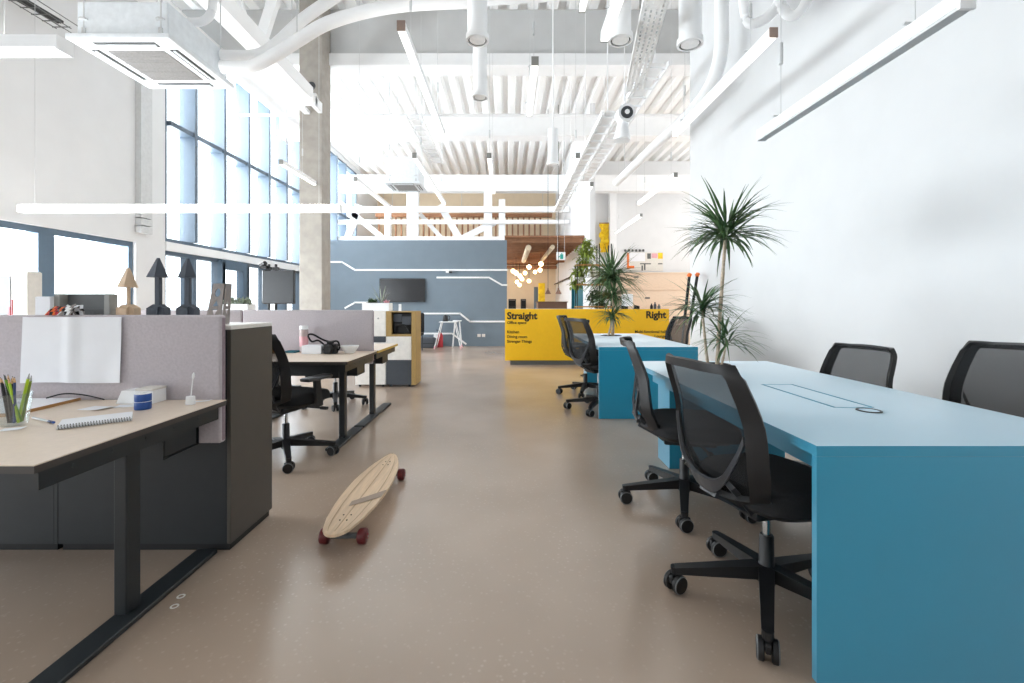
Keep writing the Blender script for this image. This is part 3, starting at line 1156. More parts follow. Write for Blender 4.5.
# ------------------------------------------------------------------ blue tables
def blue_table(label, x0, x1, y0, y1, zt, hole, apron=True):
    t = thing('blue_table', label, 'table', ((x0 + x1) / 2, (y0 + y1) / 2, 0))
    th = 0.032
    cx, cy, hr = hole
    mb = MB()
    mb.plate([(x0, y0), (x1, y0), (x1, y1), (x0, y1)], [[(cx + hr * math.cos(2 * PI * i / 28), cy + hr * math.sin(2 * PI * i / 28)) for i in range(28)]],
             lambda x, y: Vector((x, y, zt - th)), lambda x, y: Vector((x, y, zt)))
    build('table_top', mb, 'blue', t)
    mb = MB()
    mb.box(x0, x1, y0, y0 + 0.022, 0.002, zt - th - 0.0005)
    build('end_panel', mb, 'blue', t)
    mb = MB()
    mb.box(x0 + 0.19, x1 - 0.02, y1 - 0.26, y1 - 0.02, 0.002, zt - th - 0.0005)
    build('pedestal', mb, 'blue', t)
    if apron:
      mb = MB()
      mb.box(x0 + 0.07, x0 + 0.09, y0 + 0.024, y1 - 0.27, zt - th - 0.075, zt - th - 0.0005)
      build('apron', mb, 'blue', t)
    mb = MB()
    mb.lathe((cx, cy, 0), [(hr - 0.004, zt - 0.16), (hr - 0.004, zt + 0.004), (hr + 0.012, zt + 0.004), (hr + 0.012, zt + 0.0005)], 28, cap=False)
    mb.lathe((cx, cy, 0), [(0.001, zt - 0.16), (hr - 0.004, zt - 0.16)], 28, cap=False)
    build('planter_ring', mb, 'black_plastic', t, True)
    return t


BT = blue_table('big pale blue meeting table with a solid blue end panel, nearest the camera', 0.935, 1.95, 1.378, 3.43, 0.72, (1.475, 3.24, 0.09))
mb = MB()
x0, x1, y0, y1, z = 1.358, 1.516, 1.89, 2.43, 0.7202
for xx in (x0, x1):
    mb.box(xx - 0.005, xx + 0.005, y0, y1, z, z + 0.0012)
build('flap_groove', mb, 'blue_groove', BT)
mb = MB()
for yy in (y0, y1):
    mb.box(x0 + 0.004, x1 - 0.004, yy - 0.001, yy + 0.001, z, z + 0.0012)
build('flap_seam', mb, 'blue_edge', BT)
mb = MB()
g = Vector((1.452, 1.83, 0.72))
mb.lathe(g, [(0.034, 0.001), (0.034, 0.004), (0.043, 0.004), (0.044, 0.0005)], 32, cap=False)
o = build('cable_grommet', mb, 'slot_dark', BT, True)
mb = MB()
mb.lathe(g, [(0.001, 0.0025), (0.034, 0.0025), (0.034, 0.0008)], 32, cap=False)
build('grommet_lid', mb, 'blue', o, True)
FT = blue_table('smaller pale blue table in front of the yellow counter', 0.91, 1.90, 4.55, 6.63, 0.72, (1.41, 6.22, 0.13), False)

# ------------------------------------------------------------------ dracaenas standing in the tables
def rosette(mb, c, n, L, w, seed, up=0.5, spread=1.0):
    r_ = random.Random(seed)
    c = Vector(c)
    for i in range(n):
        a = r_.uniform(0, 2 * PI)
        e = r_.uniform(-0.25, 1.35)
        d = Vector((math.cos(a) * math.cos(e), math.sin(a) * math.cos(e), math.sin(e) * up + 0.25))
        l = L * r_.uniform(0.7, 1.08)
        mb.leaf(c + Vector((r_.uniform(-.02, .02), r_.uniform(-.02, .02), r_.uniform(-.05, .05))), d, l, w * r_.uniform(0.8, 1.2), r_.uniform(0.35, 1.7) * spread, 6)


def dracaena(label, base, stems, R0, seed):
    t = thing('dracaena', label, 'plant', base)
    mb = MB()
    mb.lathe(base, [(0.001, 0.0), (R0, 0.0), (R0 - 0.004, 0.012), (0.001, 0.016)], 24, cap=False)
    build('soil', mb, 'soil', t)
    for k, (pts, r0, n, L, w) in enumerate(stems):
        P = bez(pts, 6)
        mb = MB()
        rs = [r0 * (1.1 - 0.25 * i / (len(P) - 1)) * (1 + 0.08 * math.sin(i * 2.1)) for i in range(len(P))]
        mb.tube(P, r0, 10, rs=rs)
        o = build('trunk', mb, 'trunk_bark', t, True)
        mb = MB()
        rosette(mb, P[-1], n, L, w, seed + k)
        build('foliage', mb, 'leaf_green', t, True)
    return t


dracaena('tall dracaena with a high spiky crown growing out of the big blue table', (1.475, 3.24, 0.705),
         [([(1.49, 3.24, 0.715), (1.505, 3.24, 1.0), (1.525, 3.24, 1.3), (1.555, 3.25, 1.65)], 0.013, 150, 0.43, 0.021),
          ([(1.435, 3.27, 0.715), (1.415, 3.27, 0.9), (1.395, 3.27, 1.10)], 0.010, 100, 0.34, 0.015),
          ([(1.50, 3.20, 0.715), (1.515, 3.19, 0.80), (1.525, 3.18, 0.90)], 0.008, 60, 0.30, 0.014)], 0.085, 3)
dracaena('drooping dracaena growing out of the smaller blue table before the yellow counter', (1.41, 6.22, 0.705),
         [([(1.44, 6.22, 0.715), (1.44, 6.22, 1.0), (1.41, 6.22, 1.50)], 0.013, 170, 0.58, 0.026),
          ([(1.37, 6.22, 0.715), (1.40, 6.20, 0.85), (1.42, 6.20, 0.98)], 0.013, 80, 0.34, 0.02),
          ([(1.43, 6.28, 0.715), (1.46, 6.3, 0.95), (1.45, 6.3, 1.25)], 0.012, 90, 0.46, 0.022)], 0.125, 11)

# ------------------------------------------------------------------ work desks with felt screens
def desk(label, x0, x1, y0, y1, legs, screen=None, edge='desk_edge', zt=0.72, foot=None, tray=True, rail_y=None):
    """legs: list of (x, y); screen: (x0, x1, y0, y1, z0, z1); foot: (y0, y1)"""
    t = thing('desk', label, 'desk', ((x0 + x1) / 2, (y0 + y1) / 2, 0))
    mb = MB()
    mb.box(x0, x1, y0, y1, zt - 0.004, zt, 0.001, 1)
    o = build('desk_top', mb, 'desk_top', t)
    mb = MB()
    mb.box(x0 + 0.0005, x1 - 0.0005, y0 + 0.0005, y1 - 0.0005, zt - 0.024, zt - 0.0042)
    build('edge_band', mb, edge, o)
    mb = MB()
    for xx in (x0 + 0.06, x1 - 0.06):
        mb.box(xx - 0.03, xx + 0.03, y0 + 0.04, y1 - 0.01, zt - 0.085, zt - 0.0245)
    mb.box(x0 + 0.13, x1 - 0.13, (y0 + y1) / 2 - 0.03, (y0 + y1) / 2 + 0.03, zt - 0.06, zt - 0.0245)
    for i in range(5):
        yy = y0 + 0.14 + i * (y1 - y0 - 0.28) / 4
        mb.cyl((x1 - 0.031, yy, zt - 0.05), (x1 - 0.0285, yy, zt - 0.05), 0.006, seg=10)
    build('frame', mb, 'desk_metal', t)
    fy0, fy1 = foot or (y0 + 0.05, y1)
    for lx, ly in legs:
        mb = MB()
        mb.box(lx - 0.024, lx + 0.024, ly - 0.033, ly + 0.033, 0.021, zt - 0.0605, 0.004, 1)
        mb.box(lx - 0.024, lx + 0.07, ly - 0.04, ly + 0.04, zt - 0.06, zt - 0.03)
        o = build('leg', mb, 'desk_metal', t)
        mb = MB()
        mb.box(lx - 0.028, lx + 0.066, fy0, fy1, 0.001, 0.022, 0.004, 1)
        build('foot', mb, 'desk_metal', o)
    if tray:
        mb = MB()
        mb.box(x0 + 0.2, x1 - 0.10, y1 - 0.24, y1 - 0.04, zt - 0.19, zt - 0.185)
        mb.box(x0 + 0.2, x1 - 0.10, y1 - 0.245, y1 - 0.24, zt - 0.19, zt - 0.10)
        mb.box(x0 + 0.2, x1 - 0.10, y1 - 0.04, y1 - 0.035, zt - 0.19, zt - 0.03)
        mb.box(x1 - 0.36, x1 - 0.101, y1 - 0.235, y1 - 0.05, zt - 0.18, zt - 0.09)
        build('cable_tray', mb, 'desk_metal', t)
    if screen:
        sx0, sx1, sy0, sy1, sz0, sz1 = screen
        mb = MB()
        mb.box(sx0, sx1, sy0, sy1, sz0, sz1, 0.012, 3)
        s = build('privacy_screen', mb, 'screen_felt', t, True, label='grey felt screen')
        mb = MB()
        mb.box(sx1 - 0.004, sx1 + 0.003, sy0 + 0.012, sy1 - 0.012, sz0 + 0.012, sz1 - 0.012, 0.002, 1)
        build('screen_edge', mb, 'screen_edge', s)
    return t


desk('pale topped desk with a grey felt screen and a large paper sheet, nearest the camera', -3.2, -1.265, 1.215, 2.045, [(-1.405, 1.68), (-3.05, 1.68)],
     (-3.3, -1.295, 2.05, 2.094, 0.52, 1.10), foot=(1.28, 2.10))
desk('pale topped desk with white bowl and pink bottle, by the dark cabinet', -2.46, -1.20, 3.40, 4.165, [(-1.40, 3.86), (-2.30, 3.86)],
     (-2.43, -1.24, 4.17, 4.21, 0.60, 1.095), foot=(3.55, 4.19))
desk('desk behind the second felt screen, its far corner pointing at the oak cabinets', -2.46, -1.20, 4.215, 4.96, [(-1.40, 4.70), (-2.40, 4.70)], None, 'ply_edge', foot=(4.22, 5.2))
desk('desk mostly hidden behind the dark cabinet, under the pale screen stretch', -3.72, -2.475, 3.40, 4.165, [(-2.6, 3.86), (-3.6, 3.86)],
     (-3.72, -2.445, 4.17, 4.21, 0.60, 1.095), foot=(3.55, 4.19), tray=False)

# ------------------------------------------------------------------ cabinets
def low_cabinet(label, x0, x1, y0, y1, h, side):
    t = thing('cabinet', label, 'cabinet', ((x0 + x1) / 2, (y0 + y1) / 2, 0))
    mb = MB()
    mb.box(x0 + 0.01, x1 - 0.012, y0 + 0.012, y1 - 0.01, 0.001, 0.035)
    build('plinth', mb, 'black_matte', t)
    mb = MB()
    mb.box(x0, x1 - 0.019, y0, y1, 0.035, h - 0.02)
    build('body', mb, 'cabinet_dark', t)
    mb = MB()
    mb.box(x1 - 0.0185, x1, y0, y1, 0.035, h - 0.02, 0.0015, 1)
    build('side_panel', mb, side, t, label='brown grey side panel')
    mb = MB()
    mb.box(x0, x1, y0, y1, h - 0.0195, h, 0.0015, 1)
    build('top', mb, 'cabinet_white', t, label='white top')
    return t


low_cabinet('dark cabinet with brown grey side and white top, at the end of the near desk', -2.09, -1.288, 2.115, 2.485, 1.05, 'cabinet_side')
low_cabinet('dark cabinet behind the near felt screen, under the beige paper lamp', -2.895, -2.093, 2.115, 2.485, 1.05, 'cabinet_dark')
low_cabinet('white topped cabinet near the tall glazing, under the pale planter', -4.2, -3.37, 5.8, 6.2, 1.0, 'cabinet_white')


def oak_cabinets():
    # two units beside each other: patchwork doors, one with an open niche
    Y = 6.3
    t = thing('storage_cabinet', 'oak framed cabinet with open niche, white flap and slate door, before the grey partition', 'cabinet', (-1.46, 6.5, 0))
    x0, x1 = -1.69, -1.275
    D = 0.36
    mb = MB()
    for a in (x0, x1 - 0.062):
        mb.box(a, a + (0.062 if a != x0 else 0.075), Y, Y + D, 0.64 if a == x0 else 0.03, 1.05)
    mb.box(x0 + 0.075, x1 - 0.062, Y, Y + D, 1.036, 1.05)
    mb.box(x0 + 0.075, x1 - 0.062, Y, Y + D, 0.70, 0.73)
    mb.box(x0 + 0.075, x1 - 0.062, Y + D - 0.015, Y + D, 0.73, 1.036)
    build('oak_frame', mb, 'oak', t)
    mb = MB()
    mb.box(x0 + 0.002, x1 - 0.064, Y + 0.02, Y + D - 0.002, 0.03, 0.64)
    build('body', mb, 'cabinet_slate', t)
    mb = MB()
    mb.box(x0 + 0.003, x1 - 0.065, Y - 0.001, Y + 0.018, 0.375, 0.70, 0.002, 1)
    build('flap', mb, 'cabinet_white', t, label='white flap')
    mb = MB()
    mb.box(x0 + 0.003, x1 - 0.065, Y - 0.001, Y + 0.018, 0.034, 0.372, 0.002, 1)
    build('door', mb, 'cabinet_slate', t, label='slate door')
    for a in (x0 + 0.05, x1 - 0.1):
        for b in (Y + 0.06, Y + D - 0.06):
            mb = MB()
            mb.cyl((a, b, 0), (a, b, 0.033), 0.018, seg=10)
            build('foot', mb, 'black_plastic', t)
    t2 = thing('storage_cabinet', 'cabinet with white and slate patchwork doors, under the long white planter', 'cabinet', (-1.9, 6.5, 0))
    x0, x1 = -2.12, -1.692
    mb = MB()
    mb.box(x0, x1, Y + 0.02, Y + D, 0.03, 1.05)
    build('body', mb, 'cabinet_white', t2)
    for (z0, z1, a, b, m, nm) in [(0.705, 1.045, x0 + 0.003, x1 - 0.003, 'cabinet_white', 'door'), (0.62, 0.70, x0 + 0.003, x1 - 0.003, 'cabinet_slate', 'drawer'), (0.52, 0.615, x0 + 0.003, x1 - 0.003, 'cabinet_white', 'drawer'),
                                (0.40, 0.515, x0 + 0.003, x1 - 0.003, 'cabinet_slate', 'drawer'), (0.035, 0.395, x0 + 0.05, x1 - 0.003, 'cabinet_white', 'door')]:
        mb = MB()
        mb.box(a, b, Y - 0.001, Y + 0.0185, z0, z1, 0.002, 1)
        o = build(nm, mb, m, t2)
        if z1 > 1.0:
            mb = MB()
            mb.cyl(((a + b) / 2 + 0.11, Y - 0.001, 0.95), ((a + b) / 2 + 0.11, Y - 0.008, 0.95), 0.012, seg=12)
            build('lock', mb, 'steel', o)
    for a in (x0 + 0.05, x1 - 0.05):
        for b in (Y + 0.06, Y + D - 0.06):
            mb = MB()
            mb.cyl((a, b, 0), (a, b, 0.029), 0.018, seg=10)
            build('foot', mb, 'black_plastic', t2)
    # black camera bag in the niche
    t3 = thing('storage_box', 'black storage box with a soft bag face inside the oak niche', 'box', (-1.46, 6.5, 0.731))
    mb = MB()
    mb.box(-1.605, -1.345, 6.36, 6.62, 0.732, 1.02, 0.01, 2)
    build('body', mb, 'black_matte', t3)
    mb = MB()
    mb.box(-1.60, -1.48, 6.345, 6.359, 0.90, 1.015, 0.004, 1)
    mb.box(-1.475, -1.35, 6.345, 6.359, 0.86, 0.98, 0.004, 1)
    build('pocket', mb, 'cabinet_slate', t3)
    mb = MB()
    mb.tube(bez([(-1.58, 6.343, 0.76), (-1.57, 6.342, 0.83), (-1.54, 6.345, 0.855), (-1.43, 6.342, 0.85), (-1.37, 6.343, 0.76)], 5), 0.012, 8)
    build('handle', mb, 'black_plastic', t3, True)


oak_cabinets()

# planter on the oak cabinets
t = thing('planter', 'long white planter box of succulents on the far cabinets', 'planter', (-1.86, 6.52, 1.051))
mb = MB()
mb.plate([(-2.06, 6.42), (-1.68, 6.42), (-1.68, 6.62), (-2.06, 6.62)], [[(-2.045, 6.435), (-1.695, 6.435), (-1.695, 6.605), (-2.045, 6.605)]],
         lambda x, y: Vector((x, y, 1.052)), lambda x, y: Vector((x, y, 1.165)))
mb.box(-2.045, -1.695, 6.435, 6.605, 1.052, 1.06)
build('box', mb, 'white_paint', t)
mb = MB()
mb.box(-2.044, -1.696, 6.436, 6.604, 1.061, 1.155)
build('soil', mb, 'soil', t)
r_ = random.Random(5)
for k, (x, n, L, w, m, up) in enumerate([(-1.96, 40, 0.10, 0.03, 'leaf_dark', 0.8), (-1.90, 30, 0.08, 0.03, 'leaf_dark', 0.8), (-1.82, 9, 0.32, 0.016, 'leaf_grey', 2.5), (-1.74, 24, 0.07, 0.03, 'pink', 0.8)]):
    mb = MB()
    for i in range(n):
        a = r_.uniform(0, 6.28)
        e = r_.uniform(0.3, 1.4)
        mb.leaf((x + r_.uniform(-.03, .03), 6.52 + r_.uniform(-.03, .03), 1.15), (math.cos(a) * math.cos(e), math.sin(a) * math.cos(e), math.sin(e) * up), L * r_.uniform(.7, 1.1), w, 0.3, 3)
    build('succulent', mb, m, t, True)
mb = MB()
mb.box(-1.54, -1.50, 6.40, 6.405, 1.052, 1.15)
mb.box(-1.54, -1.50, 6.38, 6.425, 1.0505, 1.053)
solo('card_stand', mb, 'white_paint', 'small white card standing on the oak cabinet beside the planter', 'card')

t = thing('planter', 'pale planter of small greyish leaves by the tall glazing, behind the holed wooden stand', 'planter', (-3.55, 6.0, 1.001))
mb = MB()
mb.plate([(-3.76, 5.9), (-3.38, 5.9), (-3.38, 6.1), (-3.76, 6.1)], [[(-3.74, 5.92), (-3.40, 5.92), (-3.40, 6.08), (-3.74, 6.08)]],
         lambda x, y: Vector((x, y, 1.002)), lambda x, y: Vector((x, y, 1.15)))
build('box', mb, 'white_paint', t)
mb = MB()
mb.box(-3.739, -3.401, 5.921, 6.079, 1.003, 1.13)
build('soil', mb, 'soil', t)
mb = MB()
for i in range(150):
    a = r_.uniform(0, 6.28)
    e = r_.uniform(0.2, 1.4)
    mb.leaf((-3.55 + r_.uniform(-.17, .17), 6.0 + r_.uniform(-.06, .06), 1.12 + r_.uniform(0, 0.06)), (math.cos(a) * math.cos(e), math.sin(a) * math.cos(e), math.sin(e)), r_.uniform(.05, .11), 0.03, 0.4, 3)
build('foliage', mb, 'leaf_grey', t, True)

# black screen on twin poles near the glazing
t = thing('display_stand', 'black screen seen from behind on a twin-pole stand near the pillar', 'screen', (-3.03, 6.0, 0))
mb = MB()
p0, p1 = at(262.5, 304, 6.0), at(294.5, 270, 6.0)
mb.box(p0.x, p1.x, 5.98, 6.04, p0.z, p1.z, 0.012, 2)
build('screen', mb, 'frame_dark' if False else 'tv_black', t)
for px in (269, 276):
    mb = MB()
    a = at(px, 300, 6.07)
    mb.cyl((a.x, 6.07, 0.03), (a.x, 6.07, 1.68), 0.016, seg=10)
    mb.box(a.x - 0.035, a.x + 0.035, 6.045, 6.09, 1.60, 1.64)
    build('pole', mb, 'black_plastic', t, True)
mb = MB()
mb.box(-3.35, -2.85, 5.85, 6.28, 0.001, 0.03, 0.005, 1)
build('base', mb, 'black_plastic', t)
mb = MB()
mb.box(-3.27, -3.19, 6.0, 6.06, 1.62, 1.66)
mb.cyl((-3.27, 6.03, 1.66), (-3.2, 6.0, 1.69), 0.03, seg=12)
mb.bar((-3.23, 6.03, 1.60), (-3.13, 6.07, 1.58), 0.015, 0.015)
build('camera', mb, 'black_plastic', t)

# ------------------------------------------------------------------ things on the near desk and cabinet
DZ = 0.7205
def sheet():
    mb = MB()
    a, b = at(20, 317, 2.03), at(119.5, 317.5, 2.03)
    zt, zb = at(20, 317, 2.035).z, at(20, 382.5, 2.035).z
    n, m = 25, 13
    rr = random.Random(2)
    def fn(i, j):
        u, v = i / (n - 1), j / (m - 1)
        y = 2.041 - 0.012 * math.exp(-((u - 0.5) / 0.06) ** 2) - 0.004 * math.sin(u * 9 + v * 2) ** 2 * v - 0.006 * max(0, u - 0.85) / 0.15 * v
        return Vector((a.x + (b.x - a.x) * u - 0.008 * v * (1 - u), y, zt + (zb - zt) * v - 0.004 * (1 - u) * v + (0.003 * math.sin(u * 6) * v)))
    mb.grid(n, m, fn, None, 0.0006)
    return solo('paper_sheet', mb, 'paper', 'large white creased paper sheet hung on the near felt screen', 'paper', None, True)


sheet()


def wrapper(label, px0, px1, py0, py1, cols, seed):
    rr = random.Random(seed)
    mb = MB()
    Y = 2.07
    a, b = at(px0, py1, Y), at(px1, py0, Y)
    n, m = 11, 9
    z0 = 1.1005
    h = b.z - z0
    def fn(i, j):
        u, v = i / (n - 1), j / (m - 1)
        fold = abs(((u * 4) % 1) - 0.5) * 0.03
        zz = z0 + h * math.sin(PI * v) * (0.75 + 0.25 * rr.random())
        return Vector((a.x + (b.x - a.x) * u, Y - 0.034 + 0.07 * v + fold * math.sin(PI * v) - 0.012 * rr.random(), max(zz + fold * 0.4 * math.sin(PI * v), z0)))
    mb.grid(n, m, fn, None, 0.001)
    k = len(cols)
    for f in mb.bm.faces:
        c = f.calc_center_median()
        f.material_index = int((c.x - a.x) / (b.x - a.x) * 5 + (c.z - z0) / max(h, 1e-3) * 3) % k
    return solo('snack_wrapper', mb, cols, label, 'wrapper')


wrapper('crumpled orange and dark snack wrapper perched on the near felt screen', 53.5, 66, 306.5, 317, ['orange', 'red', 'tv_black'], 3)
wrapper('crumpled white and dark striped wrapper perched on the near felt screen', 66.5, 79, 305, 317, ['white_paint', 'wood_grey', 'tv_black', 'white_paint'], 8)


def paper_lamp(label, px, top, Y, m, capw, n):
    p = at(px, 313, Y)
    x = p.x
    zt = at(px, top, Y).z
    z0 = 1.0505
    t = thing('paper_lamp', label, 'cardboard lamp', (x, Y, z0))
    H = zt - z0
    k = H / 0.28
    mb = MB()
    # folded foot: two bevelled plates crossing
    w = 0.045
    poly = [(-w, 0), (-w, 0.078), (-0.012, 0.098), (0.012, 0.098), (w, 0.078), (w, 0)]
    mb.prism(poly, lambda a, b: Vector((x + a, Y - 0.022, z0 + b)), lambda a, b: Vector((x + a, Y + 0.022, z0 + b)))
    mb.prism([(a * 0.8, b) for a, b in poly], lambda a, b: Vector((x - 0.02, Y + a, z0 + b)), lambda a, b: Vector((x + 0.02, Y + a, z0 + b)))
    build('foot', mb, m, t)
    mb = MB()
    sw = 0.006 if m == 'card_beige' else 0.011
    mb.box(x - sw, x + sw, Y - sw, Y + sw, z0 + 0.09, zt - 0.03)
    build('stem', mb, m, t)
    mb = MB()
    c = Vector((x, Y, 0))
    hh = zt - 0.098
    mb.lathe(c, [(capw, hh), (0.007, zt), ], n, cap=True)
    build('shade', mb, m, t)


paper_lamp('beige folded cardboard lamp on the cabinet, paler of the three', 128.5, 268, 2.30, 'card_beige', 0.047, 5)
paper_lamp('dark folded cardboard lamp standing between the beige one and its dark twin', 158.5, 258, 2.30, 'card_dark', 0.050, 5)
paper_lamp('dark folded cardboard lamp standing next to the holed wooden stand', 188, 258.5, 2.30, 'card_dark', 0.044, 5)


def holed_stand():
    t = thing('wooden_stand', 'grey wooden stand with round and triangular cutouts on the cabinet end', 'stand', (-1.47, 2.3, 1.0505))
    z0 = 1.0505
    A, B = at(204.5, 313, 2.25), at(220.0, 313, 2.25)
    C, D = at(213.5, 283.5, 2.27), at(224, 283.5, 2.27)
    H = C.z - z0
    def front(u, v):
        l = A.x + (C.x - A.x) * v
        r = B.x + (D.x - B.x) * v
        return Vector((l + (r - l) * u, 2.25 + 0.02 * v, z0 + H * v))
    circ = lambda cx, cy, r, n=14: [(cx + r * math.cos(2 * PI * i / n), cy + r * 0.42 * math.sin(2 * PI * i / n)) for i in range(n)]
    tri = lambda cx, cy, s: [(cx - s, cy), (cx + s, cy), (cx, cy + s * 0.75)]
    itri = lambda cx, cy, s: [(cx - s, cy), (cx, cy - s * 0.75), (cx + s, cy)]
    mb = MB()
    mb.plate([(0, 0), (1, 0), (1, 1), (0, 1)], [circ(0.52, 0.77, 0.25), tri(0.5, 0.44, 0.22), itri(0.5, 0.36, 0.22)], front, lambda u, v: front(u, v) + Vector((0, 0.006, 0)))
    build('front_board', mb, 'wood_grey', t)
    def side(u, v):
        p = front(1, v)
        return Vector((p.x + 0.003 + u * (B.x - p.x) * 0.9 + u * 0.012 , p.y + 0.007 + u * 0.035, p.z))
    mb = MB()
    mb.plate([(0, 0), (1, 0), (1, 1), (0, 1)], [tri(0.5, 0.44, 0.26), itri(0.5, 0.36, 0.26)], side, lambda u, v: side(u, v) + Vector((0.006, 0, 0)))
    build('side_board', mb, 'wood_grey', t)


holed_stand()
mb = MB()
a, b = at(41, 313, 2.3), at(56, 297, 2.3)
mb.box(a.x, b.x, 2.27, 2.36, 1.0505, b.z, 0.002, 1)
mb.box(a.x + 0.004, b.x - 0.004, 2.274, 2.356, b.z - 0.001, b.z + 0.002)
solo('paper_box', mb, 'paper', 'small plain white box on the cabinet behind the paper sheet', 'box')
t = thing('letter_tray', 'dark grey letter tray with pale end posts on the cabinet behind the felt screen', 'letter tray', (-2.15, 2.3, 1.0505))
a, b = at(62, 313, 2.3), at(105, 294, 2.3)
mb = MB()
mb.box(a.x, b.x, 2.33, 2.34, 1.051, b.z)
mb.box(a.x, b.x, 2.29, 2.33, 1.051, 1.058)
mb.box(a.x, b.x, 2.30, 2.33, 1.12, 1.126)
for i in range(11):
    xx = a.x + 0.01 + i * (b.x - a.x - 0.025) / 10
    mb.box(xx, xx + 0.006, 2.286, 2.29, 1.058, 1.105)
build('tray', mb, 'ac_grille' if False else 'plinth_grey', t)
for q in (a.x - 0.033, b.x + 0.002):
    mb = MB()
    mb.box(q, q + 0.031, 2.29, 2.34, 1.051, b.z, 0.003, 1)
    build('end_post', mb, 'cap_grey', t)

# the display box by the ribbon window
t = thing('display_box', 'tall white display box with a dark printed picture, beside the ribbon window', 'display', (-5.6, 5.05, 0))
a = at(26, 272, 5.0)
mb = MB()
mb.box(-6.1, a.x, 5.0, 5.16, 0.001, a.z + 0.01, 0.003, 1)
build('body', mb, 'cabinet_white', t)
mb = MB()
mb.box(a.x + 0.0005, a.x + 0.012, 5.0, 5.16, 0.001, a.z)
build('side', mb, 'tape_white', t)  # beige sheet, the shade on this side put into its colour
b = at(10, 276, 4.99)
mb = MB()
mb.box(b.x - 0.5, b.x, 4.992, 4.999, 0.7, b.z)
build('picture', mb, 'plinth_grey', t)
mb = MB()
mb.box(b.x + 0.01, b.x + 0.02, 4.99, 4.999, 0.9, 1.20)
mb.box(b.x - 0.02, b.x + 0.0, 4.986, 4.992, 1.0, 1.12)
build('picture_mark', mb, 'red', t)

# drawing board
t = thing('drawing_board', 'wooden drawing board with white paper lying against the felt screen', 'board', (-2.1, 1.88, DZ))
mb = MB()
M = Matrix.Translation((-1.905, 2.03, DZ)) @ Matrix.Rotation(R(3), 4, 'Z')
mb.box(-0.62, 0, -0.30, 0, 0, 0.011, 0.001, 1, M)
build('board', mb, 'wood_brown', t)
mb = MB()
mb.box(-0.60, -0.006, -0.29, -0.004, 0.0115, 0.0125, M=M)
build('paper', mb, 'paper', t)
mb = MB()
for i, (u, v, l) in enumerate([(-0.2, -0.1, 0.08), (-0.2, -0.112, 0.06), (-0.33, -0.2, 0.03)]):
    mb.box(u, u + l, v, v + 0.004, 0.0126, 0.0128, M=M)
build('pencil_marks', mb, 'plinth_grey', t)
mb = MB()
mb.tube(bez([(-2.0, 1.97, DZ + 0.022), (-1.95, 2.00, DZ + 0.035), (-1.88, 2.02, DZ + 0.025), (-1.80, 2.028, DZ + 0.004)], 6), 0.003, 8)
solo('black_cable', mb, 'black_matte', 'thin dark cable looping over the drawing board at the screen foot', 'cable', None, True)

# cup of pencils
cup = Vector((-1.752, 1.615, DZ + 0.001))
t = thing('pencil_cup', 'clear plastic tumbler full of pencils on the near desk', 'cup', cup)
mb = MB()
mb.lathe(cup, [(0.001, 0.0), (0.034, 0.0), (0.036, 0.004), (0.049, 0.112), (0.047, 0.112), (0.0345, 0.007), (0.001, 0.006)], 28, cap=False)
build('tumbler', mb, 'cup_glass', t, True)


def pencil(label, b, tip, m, tipm, r=0.0037, group=None, name='pencil', flat=False):
    b, tip = Vector(b), Vector(tip)
    d = (tip - b).normalized()
    L = (tip - b).length
    t = thing(name, label, name, b, group)
    mb = MB()
    mb.cyl(b, b + d * (L - 0.02), r, seg=6)
    build('barrel', mb, m, t)
    mb = MB()
    mb.cyl(b + d * (L - 0.02), b + d * (L - 0.004), r * 0.95, 0.0012, 6)
    build('point', mb, tipm, t)
    mb = MB()
    mb.cyl(b + d * (L - 0.004), tip, 0.0012, 0.0003, 6)
    build('lead', mb, 'ink', t)


PG = 'sharpened black pencils bunched in the tumbler'
for i in range(6):
    a = i * 1.05
    b_ = cup + Vector((-0.006 + 0.010 * math.cos(a), 0.010 * math.sin(a), 0.009))
    q = cup + Vector((-0.028 + 0.017 * math.cos(a), 0.014 * math.sin(a), 0.165 + 0.006 * (i % 3)))
    pencil('black pencil with bare wood tip, in the bunch leaning in the tumbler', b_, q, 'pencil_black', 'pencil_wood', group=PG)
pencil('green pencil with dark tip leaning in the tumbler', cup + Vector((0.017, 0.008, 0.009)), cup + Vector((-0.014, -0.022, 0.182)), 'pencil_green', 'plinth_grey')
pencil('bright green pencil beside the darker green one in the tumbler', cup + Vector((0.021, -0.006, 0.009)), cup + Vector((0.0, -0.020, 0.170)), 'pencil_lime', 'pencil_wood')
pencil('dark blue pencil standing upright in the tumbler', cup + Vector((0.012, -0.012, 0.009)), cup + Vector((0.014, -0.012, 0.172)), 'pencil_blue', 'pencil_wood')
pencil('lime pen with grey tip leaning out of the tumbler toward the screen', cup + Vector((0.0, 0.012, 0.009)), cup + Vector((0.053, 0.0, 0.182)), 'pencil_lime', 'steel', 0.0044, name='pen')
pencil('pale lime pen just behind the brighter one in the tumbler', cup + Vector((0.008, 0.018, 0.009)), cup + Vector((0.044, 0.016, 0.172)), 'leaf_yellow', 'steel', 0.0044, name='pen')
mb = MB()
mb.lathe(cup + Vector((0.004, -0.002, 0.0)), [(0.006, 0.0065), (0.006, 0.0085), (0.004, 0.009)], 8)
bpy_tmp = mb
mb.bm.free()

